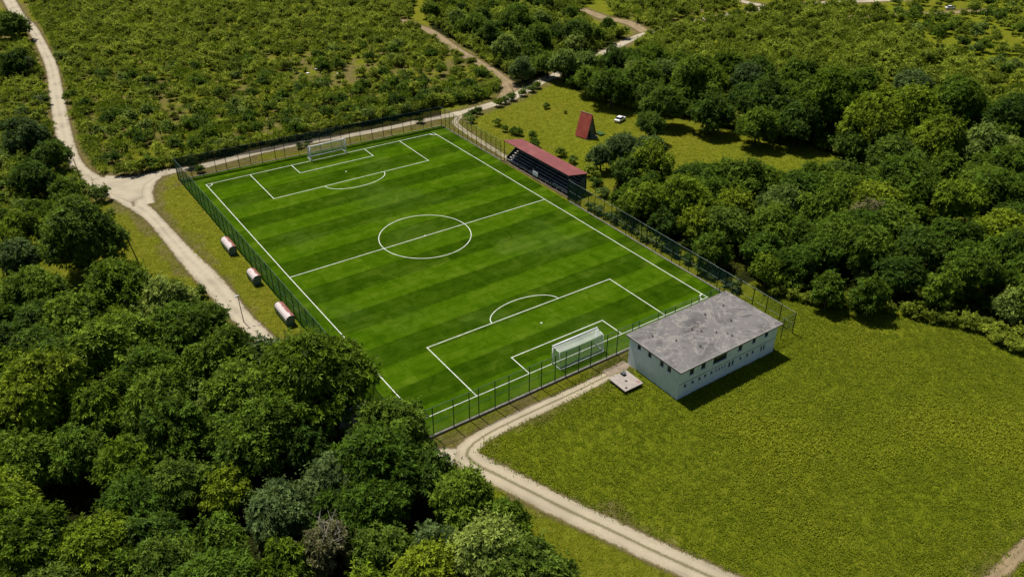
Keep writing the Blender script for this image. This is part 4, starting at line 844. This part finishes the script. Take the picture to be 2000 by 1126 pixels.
def fill(poly, spacing, rmin, rmax, types, rr, gap=0.62, clear=1.0, ratio=1.7):
    P = poisson(poly, spacing, 5, rr)
    P = P[road_clear(P, clear)] if len(P) else P
    T = np.array([(a, b, c) for a, b, c in trees_xy])
    for q in P:
        Rr = rr.uniform(rmin, rmax)
        if len(T):
            d = np.hypot(T[:, 0] - q[0], T[:, 1] - q[1])
            if (d < (T[:, 2] + Rr) * gap * .8).any(): continue
        tree(q[0], q[1], Rr, Rr * ratio + 1.2, types[rr.integers(len(types))])
rf_ = np.random.default_rng(3)
fill(FOREST_LEFT, 5.6, 3.4, 5.2, 'DGGGYG', rf_, clear=-9)
fill(PO['wood_lower'], 6.6, 3.2, 5.2, 'DGGGYY', rf_, clear=1.5)
fill(PO['wood_upper'], 8.2, 2.8, 4.8, 'DGGGYL', rf_, clear=2.5)
fill(PO['wood_mid'], 11.0, 2.4, 3.6, 'GGDLG', rf_, clear=2.5)
print('trees', len(made))
# labels: the trees that show most get one each; trees packed between them share the label of their kind and place
def near(x, y): return min(LAND, key=lambda l: math.hypot(l[1] - x, l[2] - y))
byk = {}
for rec in made:
    l = near(rec[1], rec[2]); byk.setdefault((l[0], rec[5]), []).append((math.hypot(l[1] - rec[1], l[2] - rec[2]), rec))
ORD = ['closest', 'second closest', 'third closest', 'fourth closest', 'fifth closest', 'sixth closest', 'seventh closest', 'eighth closest', 'ninth closest', 'tenth closest']
for (lname, t), lst in byk.items():
    lst.sort(key=lambda a: a[0])
    for i, (d, rec) in enumerate(lst):
        if len(lst) == 1: lab = f'only {KIND[t]} tree by {lname}'
        elif i < 10: lab = f'{KIND[t]} tree {ORD[i]} to {lname}'
        else: lab = f'{KIND[t]} tree farther off from {lname}'
        tag(rec[0], lab, 'tree', 'broadleaf trees of the woods' if i < 10 else f'{KIND[t]} trees farther from {lname}')

# ------------------------------------------------------------------ orchard shrubs and bushes
def sparse(P):
    d = np.ones(len(P))
    for (x, y, r) in DATA['sparse']: d = np.minimum(d, 1 - .92 * np.exp(-((P[:, 0] - x) ** 2 + (P[:, 1] - y) ** 2) / (1.3 * r * r)))
    return d
ro = np.random.default_rng(12)
pts = []   # x, y, scale, kind(0 shrub,1 bush), zone
def addp(P, smin, smax, kind, zone, clear=.9):
    P = P[road_clear(P, clear)]
    for q in P:
        k = kind if kind in (0, 1) else int(ro.random() < .5); pts.append((q[0], q[1], ro.uniform(smin, smax), k, zone))
dens = lambda P: sparse(P) * np.clip(.13 + .75 * (noise2(P, 11, 3) - .25) + np.clip((P[:, 1] - 150) / 250, 0, .6), .05, 1)
addp(poisson(PO['orchard'], 2.5, 8, ro, density=dens), .6, 1.45, 2, 'orchard', 1.2)
addp(poisson(PO['orchard_left'], 2.7, 6, ro, density=lambda P: np.clip(.5 + 1.2 * (noise2(P, 16, 5) - .3), .2, 1)), .75, 1.35, 2, 'left', 1.0)
addp(poisson(PO['scrub_upper'], 3.4, 5, ro), .9, 1.7, 2, 'upper')
addp(poisson(PO['scrub_right'], 3.0, 5, ro, density=lambda P: np.clip(.55 + 1.2 * (noise2(P, 12, 6) - .3), .3, 1)), .9, 1.7, 2, 'right')
addp(poisson(PO['scrub_far'], 4.2, 5, ro), .9, 1.8, 2, 'right')
addp(poisson(PO['wood_mid'], 3.2, 5, ro, density=lambda P: np.full(len(P), .85)), .9, 1.8, 2, 'mid', 1.4)
addp(poisson(PO['pasture'], 4.3, 4, ro, density=lambda P: np.clip(.35 + 1.4 * (noise2(P, 15, 2) - .3), .15, .9)), .5, 1.7, 1, 'pasture')
addp(poisson(PO['wood_upper'], 4.2, 4, ro, density=lambda P: np.full(len(P), .6)), .8, 1.5, 1, 'woodedge', 1.2)
addp(poisson(PO['wood_lower'], 4.0, 4, ro, density=lambda P: np.full(len(P), .6)), .8, 1.4, 1, 'woodedge', 1.2)
addp(poisson(PO['hedge'], 1.7, 5, ro), .55, .95, 1, 'hedge')
for y in np.arange(40, -3, -2.6): pts.append((65.2 + ro.uniform(-.5, 1.6), y + ro.uniform(-.6, .6), ro.uniform(.45, .85), 1, 'fence'))
for x in np.arange(-15, 96, 2.3): pts.append((x, 117.2 + ro.uniform(-.8, 1.2) + (0 if x < 84 else (x - 84) * .45), ro.uniform(.9, 1.45), 1 if ro.random() < .6 else 0, 'roadside'))
for y in np.arange(122, 320, 3.0): pts.append((float(np.interp(y, [122, 145, 172, 209, 246, 290, 340], [-18.5, -18.6, -15.5, -11.4, -8.6, -7, -6.6])) + ro.uniform(0, 1.2), y, ro.uniform(.7, 1.2), 0, 'orchard'))
el = np.array(PO['wood_upper'][-7:])
for p_, q_ in zip(el[:-1], el[1:]):
    for t_ in np.arange(0, 1, 2.1 / np.linalg.norm(q_ - p_)): pts.append((*(p_ + (q_ - p_) * t_ + ro.uniform(-.9, .9, 2)), ro.uniform(1.0, 1.8), 1, 'woodedge'))
for (x, y, r) in DATA['bush']: pts.append((x, y, max(.35, r / 1.5), 1, 'field'))
for (x, y, s) in ((-25.8, 118, .8), (-21.9, 97, .5), (-27, 92, .9), (-32, 84, .9), (1.0, 108.6, .7), (-9, 8, .9), (-16, 52, .8), (-19, 56, 1.0), (-17.4, 47, .8)): pts.append((x, y, s, 1, 'verge'))
LAB = {'orchard': ('leafy arching shrub in the plantation between the left road and the far fence', 'shrub', 'plantation shrubs beyond the far fence'),
       'roadside': ('dense bush in the hedge line along the road behind the far fence', 'bush', 'hedge line behind the far road'),
       'left': ('green shrub on the slope left of the gravel road', 'shrub', 'shrubs left of the gravel road'),
       'upper': ('small green bush beyond the upper gravel road', 'bush', 'bushes beyond the upper road'),
       'right': ('small green bush in the scrub between the wood and the upper road', 'bush', 'bushes of the upper right scrub'),
       'mid': ('green undergrowth bush beside the brown dirt track', 'bush', 'bushes beside the dirt track'),
       'pasture': ('small round bush dotted in the far upper right pasture', 'bush', 'bushes in the pasture'),
       'woodedge': ('low bush at the foot of the right hand wood', 'bush', 'bushes at the foot of the right wood'),
       'hedge': ('low bramble bush in the strip between meadow and right wood', 'bush', 'bramble strip at the meadow edge'),
       'fence': ('low bush growing just outside the right fence below the stand', 'bush', 'bushes outside the right fence'),
       'field': ('small bush at the edge of the grass field around the cabin', 'bush', 'small bushes around the cabin field'),
       'verge': ('small bush on the verge beside the gravel road', 'bush', 'verge bushes')}
def area_orchard(x, y):
    if x < -8: return 'of the plantation close to the left gravel road'
    if x > 78: return 'of the plantation close to the brown dirt track'
    if y < 135: return 'of the plantation just beyond the far fence, ' + ('left' if x < 20 else ('middle' if x < 50 else 'right')) + ' part'
    return 'of the plantation up the slope, ' + ('left' if x < 25 else 'right') + ' part'
AREA = {'orchard': area_orchard,
        'left': lambda x, y: 'left of the gravel road, ' + ('below' if y < 112 else ('just above' if y < 160 else 'far above')) + ' the fork',
        'roadside': lambda x, y: 'in the hedge line behind the far fence, ' + ('by the road fork' if x < 5 else ('behind the goal' if x < 45 else 'towards the dirt track')),
        'mid': lambda x, y: 'among the small trees ' + ('beside' if x < 130 else 'well right of') + ' the brown dirt track',
        'right': lambda x, y: 'in the scrub between wood and upper road, ' + ('near the road' if x < 200 else 'towards the top right'),
        'woodedge': lambda x, y: 'at the foot of the wood ' + ('right of the long fence' if x < 90 else ('beyond the far meadow edge' if y < 30 else 'beyond the grass clearing'))}
ARR = np.array([(p[0], p[1], p[2]) for p in pts]); dist = np.linalg.norm(np.column_stack([ARR[:, :2], np.zeros(len(ARR))]) - CAMP, axis=1)
size_px = ARR[:, 2] / dist; vis = in_view(ARR[:, :2], 1.0)
# 290 plantation shrubs and 290 bushes that show largest stand alone, the remainder is one mass per kind
solo = set()
for zs in (('orchard', 'left'), ('upper', 'right', 'mid', 'pasture', 'woodedge', 'hedge', 'fence', 'field', 'verge', 'roadside')):
    idx = [i for i in range(len(pts)) if pts[i][4] in zs and vis[i]]
    pri = {'fence': 3, 'field': 3, 'verge': 3, 'pasture': 1.6, 'woodedge': 1.2}
    idx.sort(key=lambda i: -size_px[i] * pri.get(pts[i][4], 1)); solo |= set(idx[:285])
mass = {0: [], 1: []}
for i, (x, y, s, k, zn) in enumerate(pts):
    rz = ro.uniform(0, 6.28); var = int(ro.integers(6 if k == 0 else 4)); col = ('O', 'O', 'Y', 'O', 'L')[int(ro.integers(5))] if k == 0 else ('G', 'D', 'O', 'G', 'L')[int(ro.integers(5))]
    if i in solo:
        o = bpy.data.objects.new('shrub' if zn in ('orchard', 'left') else 'bush', (SHM if k == 0 else SHRM)[var]); C.objects.link(o)
        o.location = (x, y, 0); o.rotation_euler = (0, 0, rz); o.scale = (s, s, s * ro.uniform(.85, 1.1))
        setmat(o, LEAF[col])
        lab, cat, grp = LAB[zn]
        if zn in ('orchard', 'left', 'right', 'woodedge', 'roadside', 'mid'):
            cw = {'O': 'light olive', 'G': 'mid green', 'Y': 'yellow-green', 'D': 'dark green', 'L': 'pale green'}[col]; a = AREA[zn](x, y); form = ('arching ' if k == 0 else 'rounded ') + cat
            lab, grp = f'{cw} {form} {a}', f'{cw} {form}{"es" if cat == "bush" else "s"} {a}'
        tag(o, lab, cat, grp)
    else: mass[0 if zn in ('orchard', 'left') else 1].append((x, y, s, k, rz, var))
print('shrubs', len(pts), 'solo', len(solo))
for kk, lst in mass.items():
    if not lst: continue
    parts = []
    for (x, y, s, k, rz, var) in lst:
        v, q, t = (SH if k == 0 else SHR)[var]; c_, s_ = math.cos(rz) * s, math.sin(rz) * s
        parts.append((np.column_stack([v[:, 0] * c_ - v[:, 1] * s_ + x, v[:, 0] * s_ + v[:, 1] * c_ + y, v[:, 2] * s]), q, np.clip(t * ro.uniform(.7, 1.1) + ro.uniform(-.35, .3), 0, 1)))
    o = link('shrubbery' if kk == 0 else 'undergrowth', mk('mass', merge(parts), LEAF['O']))
    tag(o, 'dense mass of plantation shrubs fading away up the slope' if kk == 0 else 'mass of small bushes filling the woods and far scrub', 'shrubbery' if kk == 0 else 'undergrowth', kind='stuff')

# ------------------------------------------------------------------ grass tufts
def tuft(seed, h, rad, n):
    r = np.random.default_rng(seed); c = np.column_stack([r.normal(0, rad * .35, n), r.normal(0, rad * .35, n), np.zeros(n)])
    a = r.uniform(0, 6.28, n); lean = r.uniform(.25, 1.1, n); L = h * r.uniform(.6, 1.2, n); w = .05 * r.uniform(.7, 1.5, n)
    d = np.column_stack([np.cos(a), np.sin(a)]); sd = np.column_stack([-d[:, 1], d[:, 0]])
    mid = np.column_stack([c[:, :2] + d * (L * lean * .35)[:, None], L * .6]); tip = np.column_stack([c[:, :2] + d * (L * lean)[:, None], L * (1.05 - lean * .55)])
    s3 = np.column_stack([sd * w[:, None], np.zeros(n)])
    v = np.stack([c - s3 * .0, mid + s3, tip, mid - s3], 1).reshape(-1, 3); return v, np.arange(n * 4).reshape(-1, 4), r.random(n)
TU = [tuft(s, .24, .85, 11) for s in range(8)]
M_grass = leaf_mat('grass_blades', (0.075, 0.125, 0.004), (0.385, 0.410, 0.024), .42)
def grass(name, label, P, smin, smax, r):
    N = len(P); parts = []; ns = noise2(P, 2.2, 9) * .25 + noise2(P, 8, 4) * .42 + noise2(P, 24, 8) * .75 - .12
    for vi in range(len(TU)):
        idx = np.where(np.arange(N) % len(TU) == vi)[0]; v, q, t = TU[vi]; m = len(idx); rz = r.uniform(0, 6.28, m); s = r.uniform(smin, smax, m) * (.45 + ns[idx])
        c_, s_ = (np.cos(rz) * s)[:, None], (np.sin(rz) * s)[:, None]
        vx = v[None, :, 0] * c_ - v[None, :, 1] * s_ + P[idx, 0:1]; vy = v[None, :, 0] * s_ + v[None, :, 1] * c_ + P[idx, 1:2]; vz = v[None, :, 2] * s[:, None]
        V3 = np.stack([vx, vy, vz], 2).reshape(-1, 3); Qq = (q[None] + (np.arange(m) * len(v))[:, None, None]).reshape(-1, 4)
        parts.append((V3, Qq, np.clip(t[None] * .45 + ns[idx][:, None] * .62 + r.uniform(-.15, .15, (m, 1)), 0, 1).ravel()))
    tag(link(name, mk(name, merge(parts), M_grass)), label, 'grass', kind='stuff')
def scatter(poly, spacing, r, extra=.15):
    p = np.array(poly); lo, hi = p.min(0), p.max(0); n = int(np.prod(hi - lo) / spacing ** 2)
    c = np.column_stack([r.uniform(lo[0], hi[0], n), r.uniform(lo[1], hi[1], n)]); c = c[in_poly(c, poly)]; c = c[in_view(c, 1.05)]
    c = c[~in_poly(c, [(29.4, -8.0), (34.5, -8.0), (34.5, -6.1), (29.4, -6.1)])]
    c = c[~in_poly(c, [(BX0 - .3, BY0 - .1), (BX1 + .1, BY0 - .1), (BX1 + .1, BY1 + .2), (BX0 - .3, BY1 + .2)])]
    c = c[~in_poly(c, [(28.9, -12.5), (32.4, -12.5), (32.4, -9), (28.9, -9)])]; c = c[~in_poly(c, [(-4.9, -4.4), (63.4, -4.4), (64.2, 46), (65, 103.5), (-4.9, 107.4)])]
    c = c[~in_poly(c, [(64, 46.5), (71, 46.5), (71, 74), (64, 74)])]; c = c[~in_poly(c, [(90.3, 72.0), (95, 72.0), (95, 77), (90.3, 77)])]
    return c[road_clear(c, extra)]
rg = np.random.default_rng(21)
grass('meadow_grass', 'rough green meadow grass around the grey-roofed building', scatter([(0, -9), (34, -4.5), (64, -4), (130, -25), (150, -35), (150, -75), (20, -75), (15, -43), (8, -30), (2, -12)], .40, rg), .6, 1.35, rg)
grass('verge_grass', 'short yellowish grass on the strip between road and left fence', np.vstack([scatter([(-60, 10), (-3, 10), (-3, 110), (-60, 110)], .6, rg), scatter([(1, -12), (22, -70), (-5, -70), (-5, -12)], .5, rg)]), .45, .85, rg)
grass('field_grass', 'olive grass of the field around the cabin and the clearing', scatter([(64, 0), (150, 20), (180, 60), (110, 122), (66, 112)], .75, rg), .6, 1.1, rg)

# ------------------------------------------------------------------ small loose things
def stones(name, label, cat, x, y, n, spread, mat, smin, smax, seed):
    r = random.Random(seed); m = MB()
    for k in range(n):
        a, b = x + r.gauss(0, spread), y + r.gauss(0, spread * .6); s = r.uniform(smin, smax)
        q = [(a + s * math.cos(t + r.random() * .4) * r.uniform(.7, 1.1), b + s * math.sin(t) * r.uniform(.7, 1.1)) for t in np.arange(6) * math.pi / 3]
        m.prism(q, 0, s * r.uniform(.4, .8), 2)
    return tag(m.build(name, mat, origin=(x, y, 0)), label, cat, kind='stuff')
M_pink = simple('pale_pink_rubble', (0.55, 0.42, 0.36), 0.9, 0.1, 0.2)
stones('rubble', 'pale pinkish rubble lying beside the left fence under the trees', 'rubble', -7.0, 9.5, 26, 1.6, M_pink, .2, .6, 1)
stones('rubble', 'white broken rubble at the end of the visible left road', 'rubble', -10.8, 37.6, 9, .6, M_pink, .1, .26, 2)
stones('rubble', 'scattered pale stones in the plantation clearing', 'stones', 50, 172, 10, 6, M_white, .3, .7, 3)
bd = thing('plank', 'grey plank lying in the yard left of the road fork', 'plank', (-33.5, 108, 0)); MB().box(-35.2, 107.8, .05, -32, 108.3, .2).build('board', M_wood, bd)
tag(MB().prism([(-27.6, 113.2), (-26.6, 113.4), (-26.5, 114.5), (-27.4, 114.6)], 0, .7, 2).build('water_container', M_white, origin=(-27, 114, 0), bevel=.12), 'small white container in the bushes left of the road fork', 'container')
